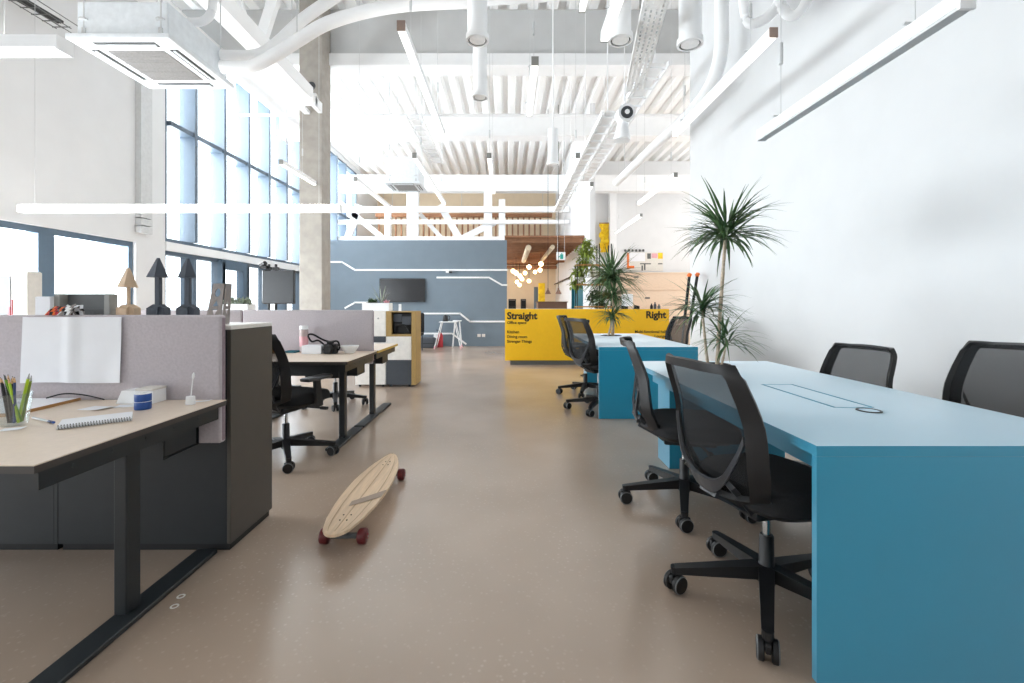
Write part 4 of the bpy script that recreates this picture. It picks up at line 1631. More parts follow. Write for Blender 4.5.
# ballpoint
t = thing('ballpoint_pen', 'clear ballpoint pen with blue cap lying between the tumbler and the notebook', 'pen', (-1.70, 1.66, DZ))
a, b = Vector((-1.775, 1.70, DZ + 0.0048)), Vector((-1.628, 1.632, DZ + 0.0048))
d = (b - a).normalized()
mb = MB()
mb.cyl(a, b - d * 0.04, 0.0042, seg=8)
build('barrel', mb, 'duct_grey', t)
mb = MB()
mb.cyl(b - d * 0.04, b - d * 0.006, 0.0042, 0.0046, 8)
build('grip', mb, 'pencil_blue', t)
mb = MB()
mb.cyl(b - d * 0.006, b, 0.0046, 0.004, 8)
build('cap', mb, 'navy', t)

# white papers round the cup
for i, (x, y, w, h, rz, lab) in enumerate([(-1.70, 1.56, 0.06, 0.04, 20, 'small white slip of paper beside the tumbler foot'), (-1.69, 1.87, 0.11, 0.07, -12, 'white card lying flat behind the spiral notebook'),
                                          (-1.60, 1.92, 0.09, 0.06, 14, 'white card nearest the blue tape rolls'), (-1.36, 2.0, 0.10, 0.03, 8, 'narrow white paper strip at the desk end by the felt screen')]):
    mb = MB()
    M = Matrix.Translation((x, y, DZ + 0.0006)) @ Matrix.Rotation(R(rz), 4, 'Z')
    nn = 7
    mb.grid(nn, 3, lambda i_, j_: M @ Vector(((i_ / (nn - 1) - 0.5) * w, (j_ / 2 - 0.5) * h, 0.002 * (i_ / (nn - 1)) ** 3 * (1 + i % 2 * 2))), None, 0.0006)
    solo('paper_slip', mb, 'paper', lab, 'paper')

# spiral notebook
def notebook():
    N = Vector((-1.378, 1.668, DZ + 0.001))
    S_ = (Vector((-1.537, 1.542, 0)) - Vector((N.x, N.y, 0))).normalized()
    Dp = Vector((-S_.y, S_.x, 0))
    if Dp.y < 0:
        Dp = -Dp
    L, W, T = 0.20, 0.142, 0.009
    M = Matrix((( S_.x, Dp.x, 0, N.x), (S_.y, Dp.y, 0, N.y), (0, 0, 1, N.z), (0, 0, 0, 1)))
    t = thing('notebook', 'white spiral bound notebook lying across the near desk', 'notebook', N)
    mb = MB()
    mb.box(0, L, 0.008, W, 0, 0.0015, M=M)
    build('back_cover', mb, 'duct_grey', t)
    mb = MB()
    mb.box(0.001, L - 0.001, 0.008, W - 0.001, 0.0017, T, M=M)
    build('pages', mb, 'paper', t)
    mb = MB()
    n = 26
    for i in range(n):
        u = 0.006 + i * (L - 0.012) / (n - 1)
        pts = [M @ Vector((u + 0.0015 * math.sin(a), 0.008 + 0.0075 * math.cos(a), 0.0075 + 0.0068 * math.sin(a))) for a in [k * 2 * PI / 10 for k in range(11)]]
        mb.tube(pts, 0.0011, 5)
    build('spiral_binding', mb, 'plinth_grey', t, True)


notebook()
# blue tape, box, holder
for k in range(2):
    t = thing('tape_roll', ('lower' if k == 0 else 'upper') + ' of two stacked blue tape rolls by the white box', 'tape roll', (-1.492, 1.86, DZ + 0.001 + k * 0.0325))
    mb = MB()
    z = DZ + 0.001 + k * 0.0325
    mb.lathe((-1.492, 1.86, z), [(0.012, 0.0), (0.028, 0.0), (0.0288, 0.002), (0.0288, 0.028), (0.028, 0.03), (0.012, 0.03)], 28, cap=False)
    build('tape', mb, 'navy', t, True)
    mb = MB()
    mb.lathe((-1.492, 1.86, z), [(0.010, 0.0005), (0.012, 0.0005), (0.012, 0.0295), (0.010, 0.0295), (0.010, 0.0005)], 20, cap=False)
    mb.lathe((-1.492, 1.86, z), [(0.0286, 0.0302), (0.0286, 0.0318), (0.011, 0.0318), (0.011, 0.0302)], 28, cap=False)
    build('liner', mb, 'white_paint', t, True)
t = thing('tape_dispenser', 'long white sloped box against the felt screen behind the blue tape', 'dispenser', (-1.60, 1.99, DZ + 0.001))
a, b = -1.685, -1.525
poly = [(0, 0), (1, 0), (1, 0.055), (0.15, 0.055)]
mb = MB()
fy = lambda y: (lambda u, v: Vector((a + (b - a) * u, y, DZ + 0.001 + v)))
mb.prism(poly, fy(1.955), fy(2.03))
build('body', mb, 'white_paint', t)
mb = MB()
mb.box(-1.60, b + 0.002, 1.95, 2.033, DZ + 0.0565, DZ + 0.066, 0.002, 1)
build('lid', mb, 'tape_white', t)
t = thing('brush_holder', 'small white pot holding a thin white brush at the desk end', 'holder', (-1.357, 1.945, DZ + 0.001))
h0 = Vector((-1.357, 1.945, DZ + 0.001))
mb = MB()
mb.lathe(h0, [(0.001, 0), (0.018, 0), (0.0185, 0.004), (0.0165, 0.034), (0.008, 0.036), (0.007, 0.02), (0.001, 0.02)], 20, cap=False)
build('pot', mb, 'white_paint', t, True)
t = thing('thin_brush', 'thin white brush standing in the small white pot', 'brush', h0 + Vector((0, 0, 0.022)))
mb = MB()
mb.cyl(h0 + Vector((0, 0, 0.022)), h0 + Vector((0.010, 0, 0.11)), 0.0024, 0.0022, 8)
build('handle', mb, 'white_paint', t, True)
mb = MB()
mb.tube([h0 + Vector((0.010, 0, 0.108)), h0 + Vector((0.0115, 0, 0.118)), h0 + Vector((0.0125, 0, 0.128)), h0 + Vector((0.0135, 0, 0.136))], 0.005, 8, rs=[0.003, 0.0052, 0.005, 0.0015])
build('brush_head', mb, 'white_paint', t, True)

# ------------------------------------------------------------------ things on the second desk
b0 = Vector((-1.385, 3.98, DZ))
mb = MB()
mb.lathe(b0, [(0.001, 0.001), (0.038, 0.001), (0.045, 0.012), (0.070, 0.045), (0.078, 0.066), (0.075, 0.066), (0.066, 0.044), (0.040, 0.014), (0.001, 0.012)], 32, cap=False)
solo('bowl', mb, 'white_paint', 'white bowl on the corner of the second desk', 'bowl', None, True)
b0 = Vector((-1.83, 4.08, DZ))
t = thing('bottle', 'clear pinkish cylinder bottle against the second felt screen', 'bottle', b0)
mb = MB()
mb.lathe(b0, [(0.001, 0.001), (0.034, 0.001), (0.036, 0.006), (0.036, 0.20), (0.001, 0.20)], 24, cap=False)
build('body', mb, 'bottle_tint', t, True)
mb = MB()
mb.lathe(b0, [(0.037, 0.202), (0.037, 0.232), (0.034, 0.236), (0.001, 0.236)], 24, cap=False)
build('cap', mb, 'white_paint', t, True)
mb = MB()
mb.lathe(b0, [(0.0365, 0.05), (0.0367, 0.06), (0.0367, 0.13), (0.0365, 0.14)], 24, cap=False)
build('band', mb, 'pink', t, True)
mb = MB()
mb.box(-1.77, -1.60, 3.90, 4.02, DZ, DZ + 0.068, 0.003, 1)
mb.box(-1.768, -1.602, 3.902, 4.018, DZ + 0.0685, DZ + 0.072)
solo('paper_box', mb, 'paper', 'flat white box under the camera strap on the second desk', 'box')
t = thing('camera', 'black camera with strap lying beside the flat white box', 'camera', (-1.54, 3.92, DZ))
mb = MB()
mb.box(-1.59, -1.475, 3.90, 3.97, DZ + 0.001, DZ + 0.085, 0.012, 2)
mb.box(-1.56, -1.51, 3.905, 3.96, DZ + 0.085, DZ + 0.108, 0.008, 2)
build('body', mb, 'black_plastic', t)
mb = MB()
mb.cyl((-1.53, 3.90, DZ + 0.045), (-1.53, 3.84, DZ + 0.043), 0.036, 0.033, 20)
build('lens', mb, 'black_matte', t, True)
mb = MB()
mb.tube(bez([(-1.59, 3.93, DZ + 0.08), (-1.64, 3.93, DZ + 0.115), (-1.70, 3.94, DZ + 0.105), (-1.735, 3.95, DZ + 0.155), (-1.70, 3.96, DZ + 0.165), (-1.62, 3.97, DZ + 0.12), (-1.56, 3.98, DZ + 0.10), (-1.48, 3.95, DZ + 0.105), (-1.455, 3.93, DZ + 0.05), (-1.475, 3.93, DZ + 0.03)], 6), 0.008, 8)
build('strap', mb, 'black_fabric', t, True)
mb = MB()
mb.box(-1.98, -1.87, 4.0, 4.12, DZ, DZ + 0.012, 0.001, 1)
mb.box(-1.975, -1.875, 4.005, 4.115, DZ + 0.0121, DZ + 0.0128)
solo('pocket_book', mb, 'teal', 'small teal book lying at the second screen beside the pink bottle', 'book')
t = thing('fruit_bowl', 'brown dish with green stuff behind the chair back on the second desk', 'bowl', (-2.1, 3.95, DZ))
b0 = Vector((-2.08, 3.95, DZ))
mb = MB()
mb.lathe(b0, [(0.001, 0.001), (0.05, 0.001), (0.085, 0.035), (0.082, 0.036), (0.05, 0.006), (0.001, 0.005)], 24, cap=False)
build('dish', mb, 'wood_brown', t, True)
mb = MB()
for i in range(50):
    a = r_.uniform(0, 6.28)
    e = r_.uniform(0.1, 1.4)
    mb.leaf(b0 + Vector((r_.uniform(-.03, .03), r_.uniform(-.03, .03), 0.015)), (math.cos(a) * math.cos(e), math.sin(a) * math.cos(e), math.sin(e)), r_.uniform(.05, .10), 0.03, 0.6, 3)
build('foliage', mb, 'leaf_dark', t, True)

# ------------------------------------------------------------------ longboard
def longboard():
    X = -0.788
    y0, y1 = 2.035, 3.10
    t = thing('longboard', 'pale wooden longboard with dark red wheels on the concrete floor', 'skateboard', (X, (y0 + y1) / 2, 0))
    W = [(0, 0.018), (0.015, 0.04), (0.05, 0.062), (0.15, 0.088), (0.3, 0.108), (0.45, 0.117), (0.6, 0.115), (0.75, 0.100), (0.88, 0.074), (0.96, 0.046), (0.99, 0.024), (1.0, 0.008)]

    def wd(v):
        for (a, p), (b, q) in zip(W, W[1:]):
            if v <= b:
                return p + (q - p) * (v - a) / (b - a)
        return W[-1][1]
    vs = [0, .008, .02, .05, .1, .15, .2, .3, .4, .5, .6, .7, .8, .86, .9, .94, .97, .985, .995, 1]
    us = [-1, -.9, -.66, -.6, -.33, -.06, -.028, .028, .06, .33, .6, .66, .9, 1]

    def top(u, v):
        z = 0.117 - 0.004 * math.sin(PI * v) + 0.012 * max(0, (v - 0.9) / 0.1) ** 2
        return Vector((X + u * wd(v), y0 + (y1 - y0) * v, z + 0.003 * u * u))
    mb = MB()
    mb.grid(len(us), len(vs), lambda i, j: top(us[i], vs[j]), None, 0.0)
    bm = mb.bm
    for f in bm.faces:
        f.normal_update()
        if f.normal.z < 0:
            f.normal_flip()
    bmesh.ops.solidify(bm, geom=list(bm.faces), thickness=0.012)
    deck = build('deck', mb, 'maple', t, True)
    for u0 in (-0.055, ):
        pass
    for nm, ua, ub in (('centre_stripe', -.030, .030), ('pinstripe', .60, .66), ('pinstripe', -.66, -.60)):
        mb = MB()
        vv = [0.03 + 0.94 * i / 24 for i in range(25)]
        mb.grid(2, 25, lambda i, j: top((ua, ub)[i], vv[j]) + Vector((0, 0, 0.0014)), None, 0.0006)
        build(nm, mb, 'board_line', deck)
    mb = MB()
    q = [(-0.28, 0.33), (-0.26, 0.275), (0.97, 0.375), (0.97, 0.465)]  # corners of a grey slanted patch on the deck
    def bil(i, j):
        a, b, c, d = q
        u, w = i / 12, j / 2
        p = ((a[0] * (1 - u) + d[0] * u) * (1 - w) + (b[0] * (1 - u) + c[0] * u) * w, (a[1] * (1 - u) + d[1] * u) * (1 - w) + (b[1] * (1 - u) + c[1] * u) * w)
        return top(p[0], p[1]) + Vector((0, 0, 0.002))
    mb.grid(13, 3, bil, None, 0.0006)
    build('grey_patch', mb, 'board_grey', deck, label='grey slanted patch')
    for ty, s in ((2.185, 1), (2.975, -1)):
        mb = MB()
        for bx in (-0.02, 0.02):
            for by in (-0.028, 0.028):
                p = top(bx / 0.1, (ty + by + s * 0.02 - y0) / (y1 - y0))
                mb.cyl(p + Vector((0, 0, 0.0)), p + Vector((0, 0, 0.002)), 0.004, seg=8)
        build('bolt', mb, 'ink', deck, kind=None)
        mb = MB()
        mb.box(X - 0.03, X + 0.03, ty - 0.045, ty + 0.045, 0.094, 0.1035, 0.002, 1)
        mb.bar((X, ty - s * 0.03, 0.095), (X, ty, 0.045), 0.04, 0.03, 0.03, 0.03)
        mb.bar((X, ty + s * 0.035, 0.095), (X, ty + s * 0.005, 0.05), 0.03, 0.02)
        mb.box(X - 0.065, X + 0.065, ty - 0.012, ty + 0.012, 0.026, 0.05, 0.006, 1)
        o = build('truck', mb, 'plinth_grey', t)
        mb = MB()
        mb.cyl((X - 0.118, ty, 0.036), (X + 0.118, ty, 0.036), 0.004, seg=8)
        build('axle', mb, 'steel', o)
        for sg in (-1, 1):
            mb = MB()
            mb.tube([(X + sg * q_, ty, 0.037) for q_ in (0.068, 0.072, 0.080, 0.104, 0.110, 0.113)], 0.036, 28, rs=[0.026, 0.033, 0.0365, 0.0365, 0.033, 0.026])
            w = build('wheel', mb, 'red_wheel', t, True)
            mb = MB()
            mb.cyl((X + sg * 0.1125, ty, 0.037), (X + sg * 0.115, ty, 0.037), 0.014, seg=16)
            build('hub', mb, 'hub_red', w, True)


longboard()
# taped marks on the floor
for k, (px, py, lab) in enumerate([(181, 596.5, 'small pale ring mark on the floor near the desk foot, farther of two'), (174.5, 606.5, 'small pale ring mark on the floor near the desk foot, nearer of two')]):
    Y = F * CH / (py - CY)
    X = (px - CX) / F * Y
    mb = MB()
    mb.lathe((X, Y, 0.0006), [(0.009, 0), (0.015, 0), (0.015, 0.0008), (0.009, 0.0008), (0.009, 0)], 20, cap=False)
    solo('floor_mark', mb, 'tape_white', lab, 'mark')

# ------------------------------------------------------------------ yellow reception counter
def text_mesh(mb, s, size, x, y, z, align='LEFT', off=0.0):
    cu = bpy.data.curves.new('lettering', 'FONT')
    cu.body = s
    cu.size = size
    cu.align_x = align
    cu.extrude = 0.0015
    cu.offset = off
    cu.resolution_u = 4
    o = bpy.data.objects.new('lettering', cu)
    COL.objects.link(o)
    o.matrix_world = Matrix.Translation((x, y, z)) @ Matrix.Rotation(PI / 2, 4, 'X')
    dg = bpy.context.evaluated_depsgraph_get()
    bpy.context.view_layer.update()
    me = bpy.data.meshes.new_from_object(o.evaluated_get(dg))
    me.transform(Matrix.Translation((x, y, z)) @ Matrix.Rotation(PI / 2, 4, 'X'))
    mb.bm.from_mesh(me)
    bpy.data.objects.remove(o)
    bpy.data.curves.remove(cu)
    bpy.data.meshes.remove(me)


Y = 8.58
t = thing('reception_counter', 'long yellow reception counter with black direction lettering', 'counter', (1.49, 8.9, 0))
cx0, cx1, ct = -0.057, 3.04, 1.056
mb = MB()
mb.box(cx0, cx1, Y, Y + 0.02, 0.085, ct, 0.002, 1)
mb.box(cx0, cx0 + 0.02, Y + 0.02, Y + 0.62, 0.085, ct)
mb.box(cx1 - 0.02, cx1, Y + 0.02, Y + 0.62, 0.085, ct)
build('front_panel', mb, 'yellow', t)
mb = MB()
mb.box(cx0 + 0.021, cx1 - 0.021, Y + 0.021, Y + 0.62, 1.02, ct - 0.002)
mb.box(cx0 + 0.021, cx1 - 0.021, Y + 0.4, Y + 0.62, 0.70, 0.73)
build('worktop', mb, 'cabinet_white', t)
mb = MB()
mb.box(cx0 + 0.1, cx1 - 0.03, Y + 0.04, Y + 0.6, 0.001, 0.084)
build('plinth', mb, 'plinth_grey', t)


def tline(mb, s, px, py_base, cap_px, align, off):
    p = at(px, py_base, Y - 0.002)
    text_mesh(mb, s, cap_px / F * Y / 0.70, p.x, Y - 0.0017, p.z, align, off)


mb = MB()
tline(mb, 'Straight', 507, 319.0, 6.8, 'LEFT', 0.006)
tline(mb, 'Right', 666, 318.0, 6.8, 'RIGHT', 0.006)
build('heading', mb, 'ink', t)
mb = MB()
for s, py in (('Office space', 323.9), ('Kitchen', 333.2), ('Dining room', 338.0), ('Stranger Things', 342.7)):
    tline(mb, s, 507, py, 2.75, 'LEFT', 0.0012)
for s, py in (('Multi-functional hall', 333.0), ('Lounge', 337.4)):
    tline(mb, s, 666, py, 2.75, 'RIGHT', 0.0012)
build('lettering', mb, 'ink', t)

# things on the counter
t = thing('monitor', 'white backed computer monitor standing on the yellow counter', 'monitor', (2.32, 8.95, ct))
a, b = at(622, 309, 8.9), at(633, 294, 8.9)
mb = MB()
mb.box(a.x, b.x, 8.9, 8.93, ct + 0.05, b.z, 0.006, 1)
build('panel', mb, 'white_paint', t)
mb = MB()
mb.box(a.x + 0.09, b.x - 0.09, 8.93, 8.95, ct + 0.004, ct + 0.12)
mb.box(a.x + 0.05, b.x - 0.05, 8.90, 9.02, ct - 0.0015, ct + 0.004)
build('stand', mb, 'steel', t)
for k, (pa, pb, pt, lab) in enumerate([(621, 627.5, 305.5, 'black phone on the yellow counter in front of the monitor'), (634, 639, 305, 'small black device beside the monitor on the yellow counter')]):
    a, b = at(pa, 309, 8.72), at(pb, pt, 8.72)
    mb = MB()
    mb.prism([(0, 0), (1, 0), (1, 0.75), (0.1, 1)], lambda u, v: Vector((a.x + (b.x - a.x) * u, 8.68, ct - 0.0015 + (b.z - ct) * v)), lambda u, v: Vector((a.x + (b.x - a.x) * u, 8.76, ct - 0.0015 + (b.z - ct) * v)))
    solo('desk_phone', mb, 'black_plastic', lab, 'phone')
for k, (px, pt, lab, m) in enumerate([(651.5, 303.5, 'dark bottle on the yellow counter nearest the drooping plant', 'black_plastic'), (655, 302, 'taller dark bottle at the middle of the counter bottles', 'cabinet_slate'), (659, 304, 'slate bottle at the wall end of the counter', 'plinth_grey')]):
    a = at(px, pt, 8.8)
    h = a.z - ct
    mb = MB()
    mb.lathe((a.x, 8.8, ct - 0.0015), [(0.001, 0), (0.026, 0), (0.028, 0.01), (0.028, h * 0.6), (0.012, h * 0.78), (0.012, h), (0.001, h)], 16, cap=False)
    solo('bottle', mb, m, lab, 'bottle', None, True)

# yellow pole before the counter
t = thing('barrier_post', 'slim yellow and white post with black ball top before the yellow counter', 'post', (1.26, 7.3, 0))
mb = MB()
mb.lathe((1.28, 7.3, 0), [(0.12, 0.001), (0.12, 0.012), (0.03, 0.02), (0.001, 0.02)], 24, cap=False)
build('base', mb, 'black_plastic', t, True)
mb = MB()
mb.cyl((1.28, 7.3, 0.02), (1.28, 7.3, 0.84), 0.022, seg=14)
build('pole', mb, 'yellow_bright', t, True)
mb = MB()
mb.lathe((1.28, 7.3, 0), [(0.001, 0.84), (0.026, 0.845), (0.032, 0.87), (0.026, 0.895), (0.001, 0.90)], 16, cap=False)
build('ball', mb, 'black_plastic', t, True)

# poles with orange ends leaning at the white wall
for k, (pt, pb, lab) in enumerate([((689.5, 275), (681.5, 346), 'black and silver pole with orange tip leaning near the wall, farther from the wall'), ((697.5, 274.5), (686, 346), 'black and silver pole with orange tip leaning near the wall, closer to the wall')]):
    Yp = 6.85
    top = at(pt[0], pt[1], Yp + 0.1)
    low = at(pb[0], pb[1], Yp)
    d = (low - top)
    bot = top + d * ((0.004 - top.z) / d.z)
    u = (bot - top)
    t = thing('leaning_pole', lab, 'pole', bot)
    mb = MB()
    mb.cyl(top + u * 0.02, top + u * 0.42, 0.022, seg=10)
    build('shaft', mb, 'black_plastic', t, True)
    mb = MB()
    mb.cyl(top + u * 0.42, top + u * 0.995, 0.014, seg=10)
    build('lower_tube', mb, 'steel', t, True)
    mb = MB()
    mb.cyl(top - u * 0.015, top + u * 0.02, 0.027, seg=10)
    mb.cyl(top + Vector((-0.0, -0.05, 0.0)), top + Vector((0.0, 0.06, 0.0)), 0.018, seg=8)
    build('grip', mb, 'orange', t, True)

# ------------------------------------------------------------------ along the grey partition
t = thing('television', 'black flat television mounted on the grey partition wall', 'television', (-2.9, PY - 0.05, 1.2))
a, b = at(379.5, 302, PY - 0.06), at(425, 278.5, PY - 0.06)
mb = MB()
mb.box(a.x, b.x, PY - 0.07, PY - 0.03, a.z, b.z, 0.006, 1)
build('bezel', mb, 'black_plastic', t)
mb = MB()
mb.box(a.x + 0.02, b.x - 0.02, PY - 0.073, PY - 0.0705, a.z + 0.02, b.z - 0.02)
build('screen', mb, 'tv_black', t)
mb = MB()
mb.box((a.x + b.x) / 2 - 0.2, (a.x + b.x) / 2 + 0.2, PY - 0.03, PY - 0.002, (a.z + b.z) / 2 - 0.15, (a.z + b.z) / 2 + 0.15)
build('wall_mount', mb, 'black_plastic', t)
t = thing('wall_camera', 'small white camera with black lens on the long strip of the grey wall', 'camera', (-1.6, PY - 0.05, 2.0))
c = at(448, 271.5, PY - 0.05)
mb = MB()
mb.box(c.x - 0.06, c.x + 0.03, PY - 0.08, PY - 0.026, c.z - 0.04, c.z + 0.04, 0.01, 2)
build('body', mb, 'white_paint', t)
mb = MB()
mb.cyl((c.x + 0.03, PY - 0.055, c.z - 0.01), (c.x + 0.11, PY - 0.07, c.z - 0.02), 0.028, seg=14)
build('lens', mb, 'black_plastic', t, True)
for k, (px, lab) in enumerate([(479, 'white wall socket low on the grey partition, nearer the small table'), (483.5, 'white wall socket low on the grey partition, nearer the yellow counter')]):
    c = at(px, 335.5, PY - 0.01)
    mb = MB()
    mb.box(c.x - 0.045, c.x + 0.045, PY - 0.012, PY - 0.001, c.z - 0.04, c.z + 0.04, 0.003, 1)
    mb.cyl((c.x, PY - 0.012, c.z), (c.x, PY - 0.016, c.z), 0.022, seg=14)
    solo('wall_socket', mb, 'cabinet_white', lab, 'socket')
# side table with splayed legs
t = thing('side_table', 'small white side table with splayed legs before the grey partition', 'table', (-1.42, 11.8, 0))
Yt = 11.8
zt = at(450, 321.5, Yt).z
mb = MB()
a, b = at(440, 321, Yt), at(457, 321, Yt)
mb.box(a.x, b.x, Yt - 0.18, Yt + 0.18, zt - 0.02, zt, 0.004, 1)
build('table_top', mb, 'white_paint', t)
for sx in (-1, 1):
    for sy in (-1, 1):
        cx_ = (a.x + b.x) / 2
        mb = MB()
        hw = (b.x - a.x) / 2
        mb.cyl((cx_ + sx * (hw - 0.05), Yt + sy * 0.12, zt - 0.021), (cx_ + sx * (hw + 0.12), Yt + sy * 0.2, 0.001), 0.012, seg=8)
        o = build('leg', mb, 'white_paint', t, True)
        mb = MB()
        mb.cyl((cx_ + sx * (hw + 0.118), Yt + sy * 0.199, 0.0), (cx_ + sx * (hw + 0.10), Yt + sy * 0.19, 0.08), 0.016, seg=8)
        build('foot_cap', mb, 'pink', o, True)
t = thing('bar_stool', 'small pale stool standing close beside the splayed white table', 'stool', (-1.1, 11.9, 0))
a, b = at(452, 321, 12.2), at(460, 321, 12.2)
mb = MB()
zt2 = at(455, 320.5, 12.0).z
mb.box(a.x + 0.03, b.x + 0.04, 12.05, 12.29, zt2 - 0.03, zt2, 0.006, 1)
build('seat', mb, 'white_paint', t)
for sx in (-1, 1):
    for sy in (-1, 1):
        c_ = (a.x + b.x) / 2 + 0.035
        mb = MB()
        mb.cyl((c_ + sx * 0.06, 12.17 + sy * 0.06, zt2 - 0.031), (c_ + sx * 0.12, 12.17 + sy * 0.08, 0.001), 0.012, seg=8)
        build('leg', mb, 'white_paint', t, True)
t = thing('kettle', 'black kettle on the small white side table', 'kettle', (-1.6, 11.8, zt))
c = at(445.5, 321, 11.8)
mb = MB()
mb.lathe((c.x, 11.8, zt + 0.001), [(0.001, 0), (0.07, 0), (0.075, 0.02), (0.06, 0.13), (0.035, 0.17), (0.001, 0.175)], 18, cap=False)
build('body', mb, 'black_plastic', t, True)
mb = MB()
mb.tube(bez([(c.x + 0.055, 11.8, zt + 0.15), (c.x + 0.11, 11.8, zt + 0.13), (c.x + 0.105, 11.8, zt + 0.06), (c.x + 0.07, 11.8, zt + 0.03)], 5), 0.009, 8)
build('handle', mb, 'black_plastic', t, True)
t = thing('fire_extinguisher', 'red and white extinguisher on the floor beside the small white table', 'extinguisher', (-1.78, 12.1, 0))
c = at(440, 340, 12.1)
mb = MB()
mb.lathe((c.x, 12.1, 0.001), [(0.001, 0), (0.075, 0), (0.08, 0.02), (0.08, 0.30), (0.05, 0.37), (0.03, 0.39), (0.001, 0.39)], 20, cap=False)
build('cylinder', mb, 'red', t, True)
mb = MB()
mb.box(c.x - 0.02, c.x + 0.02, 12.08, 12.12, 0.39, 0.44)
mb.bar((c.x, 12.1, 0.44), (c.x - 0.1, 12.1, 0.46), 0.02, 0.015)
build('valve', mb, 'black_plastic', t)
mb = MB()
mb.box(c.x - 0.16, c.x - 0.085, 12.06, 12.14, 0.001, 0.34, 0.004, 1)
build('bracket_board', mb, 'white_paint', t)
t = thing('floor_cushion', 'low dark cushion on the floor under the partition strips', 'cushion', (-2.1, 12.0, 0))
a, b = at(414, 346, 12.0), at(436, 337.5, 12.0)
mb = MB()
mb.box(a.x, b.x, 11.8, 12.3, 0.001, b.z, 0.05, 3)
build('pad', mb, 'cabinet_slate', t, True)
mb = MB()
mb.box(a.x + 0.02, b.x - 0.02, 11.795, 11.80, b.z * 0.45, b.z * 0.5)
build('seam', mb, 'black_matte', t)
t = thing('black_chair', 'black padded chair back beside the oak cabinet, before the partition', 'chair', (-2.2, 11.4, 0))
a, b = at(419.5, 334, 11.3), at(424, 313, 11.3)
mb = MB()
mb.box(a.x - 0.34, b.x, 11.3, 11.36, 0.42, b.z, 0.03, 3)
build('backrest', mb, 'black_fabric', t, True)
mb = MB()
mb.box(a.x - 0.34, b.x, 10.9, 11.29, 0.38, 0.45, 0.02, 2)
build('seat', mb, 'black_fabric', t, True)
for xx in (a.x - 0.30, b.x - 0.04):
    for yy in (10.95, 11.27):
        mb = MB()
        mb.cyl((xx, yy, 0.001), (xx, yy, 0.379), 0.014, seg=8)
        build('leg', mb, 'black_plastic', t, True)

# ------------------------------------------------------------------ hall beyond the counter: bleachers, pictures, plants
t = thing('bleacher', 'pale wooden stepped seating in the far hall', 'seating', (6.5, 14.5, 0))
for i in range(4):
    mb = MB()
    x0 = [3.35, 3.7, 3.95, 3.95][i]
    z1 = [0.55, 1.1, 1.65, 2.26][i]
    yy0 = 13.0 + i
    mb.box(x0, 9.3, yy0, 17.6 if i == 3 else yy0 + 1.0, 0.001, z1 - 0.045)
    o = build('riser', mb, 'bench_wood', t)
    mb = MB()
    mb.box(x0, 9.3, yy0 - 0.03, 17.6 if i == 3 else yy0 + 1.0, z1 - 0.0445, z1, 0.004, 1)
    build('tread', mb, 'bench_wood', o)
for k, (px, py, Ys, lab) in enumerate([(636.5, 277, 15.97, 'small dark vent on the top riser of the far wooden seating'), (647.5, 298, 13.97, 'small dark vent on a lower riser of the far wooden seating'), (668, 291.5, 14.6, 'thin dark tablet lying on the far wooden seating')]):
    c = at(px, py, Ys)
    mb = MB()
    if k < 2:
        mb.box(c.x - 0.07, c.x + 0.07, Ys - 0.012, Ys + 0.025, c.z - 0.025, c.z + 0.025, 0.003, 1)
        solo('wall_socket', mb, 'plinth_grey', lab, 'vent')
    else:
        mb.box(c.x - 0.12, c.x + 0.12, Ys, Ys + 0.2, 1.1005, 1.112, 0.003, 1)
        solo('tablet', mb, 'cap_grey', lab, 'tablet')

t = thing('wall_poster', 'long printed panel of pictures on the white hall wall above the wooden seating', 'poster', (5.4, HY - 0.03, 2.5))
a, b = at(627, 271, HY - 0.02), at(663, 252.5, HY - 0.02)
mb = MB()
mb.box(a.x, b.x, HY - 0.03, HY - 0.002, a.z, b.z)
build('board', mb, 'tape_white', t)
for (u0, u1, v0, v1, m, nm) in [(0.08, 0.5, 0.52, 0.98, 'paper', 'picture'), (0.56, 0.66, 0.66, 0.95, 'plinth_grey', 'picture'), (0.86, 0.99, 0.66, 0.98, 'yellow_bright', 'picture'), (0.68, 0.84, 0.70, 0.95, 'pink', 'picture'),
                                (0.36, 0.66, 0.36, 0.42, 'plinth_grey', 'figure'), (0.47, 0.51, 0.05, 0.36, 'plinth_grey', 'figure'), (0.40, 0.44, 0.02, 0.30, 'plinth_grey', 'figure'), (0.86, 0.98, 0.36, 0.42, 'plinth_grey', 'figure'),
                                (0.0, 0.05, 0.1, 0.98, 'orange', 'stripe'), (0.05, 0.2, 0.14, 0.28, 'orange', 'stripe')]:
    mb = MB()
    mb.box(a.x + (b.x - a.x) * u0, a.x + (b.x - a.x) * u1, HY - 0.036, HY - 0.0305, a.z + (b.z - a.z) * v0, a.z + (b.z - a.z) * v1)
    build(nm, mb, m, t)
for i in range(6):
    px = 625.5 + i * 3.6
    c = at(px, 250.5, HY - 0.05)
    mb = MB()
    mb.box(c.x - 0.035, c.x + 0.035, HY - 0.06, HY - 0.002, c.z - 0.04, c.z + 0.05, 0.01, 1)
    o = solo('wall_hook', mb, 'plinth_grey', 'small dark peg in the row above the long printed panel', 'peg', 'row of small dark pegs above the printed panel')
t = thing('wall_hanging', 'tall crinkled yellow hanging on the white hall wall', 'wall hanging', (3.8, 17.9, 3.2))
a, b = at(600.5, 252, 17.7), at(610.5, 223.5, 17.7)
rr = random.Random(4)
mb = MB()
mb.grid(7, 15, lambda i, j: Vector((a.x + (b.x - a.x) * i / 6 + 0.05 * math.sin(j * 1.3), 17.75 + 0.10 * rr.random(), a.z + (b.z - a.z) * j / 14)), None, 0.01)
build('cloth', mb, 'yellow_bright', t)
mb = MB()
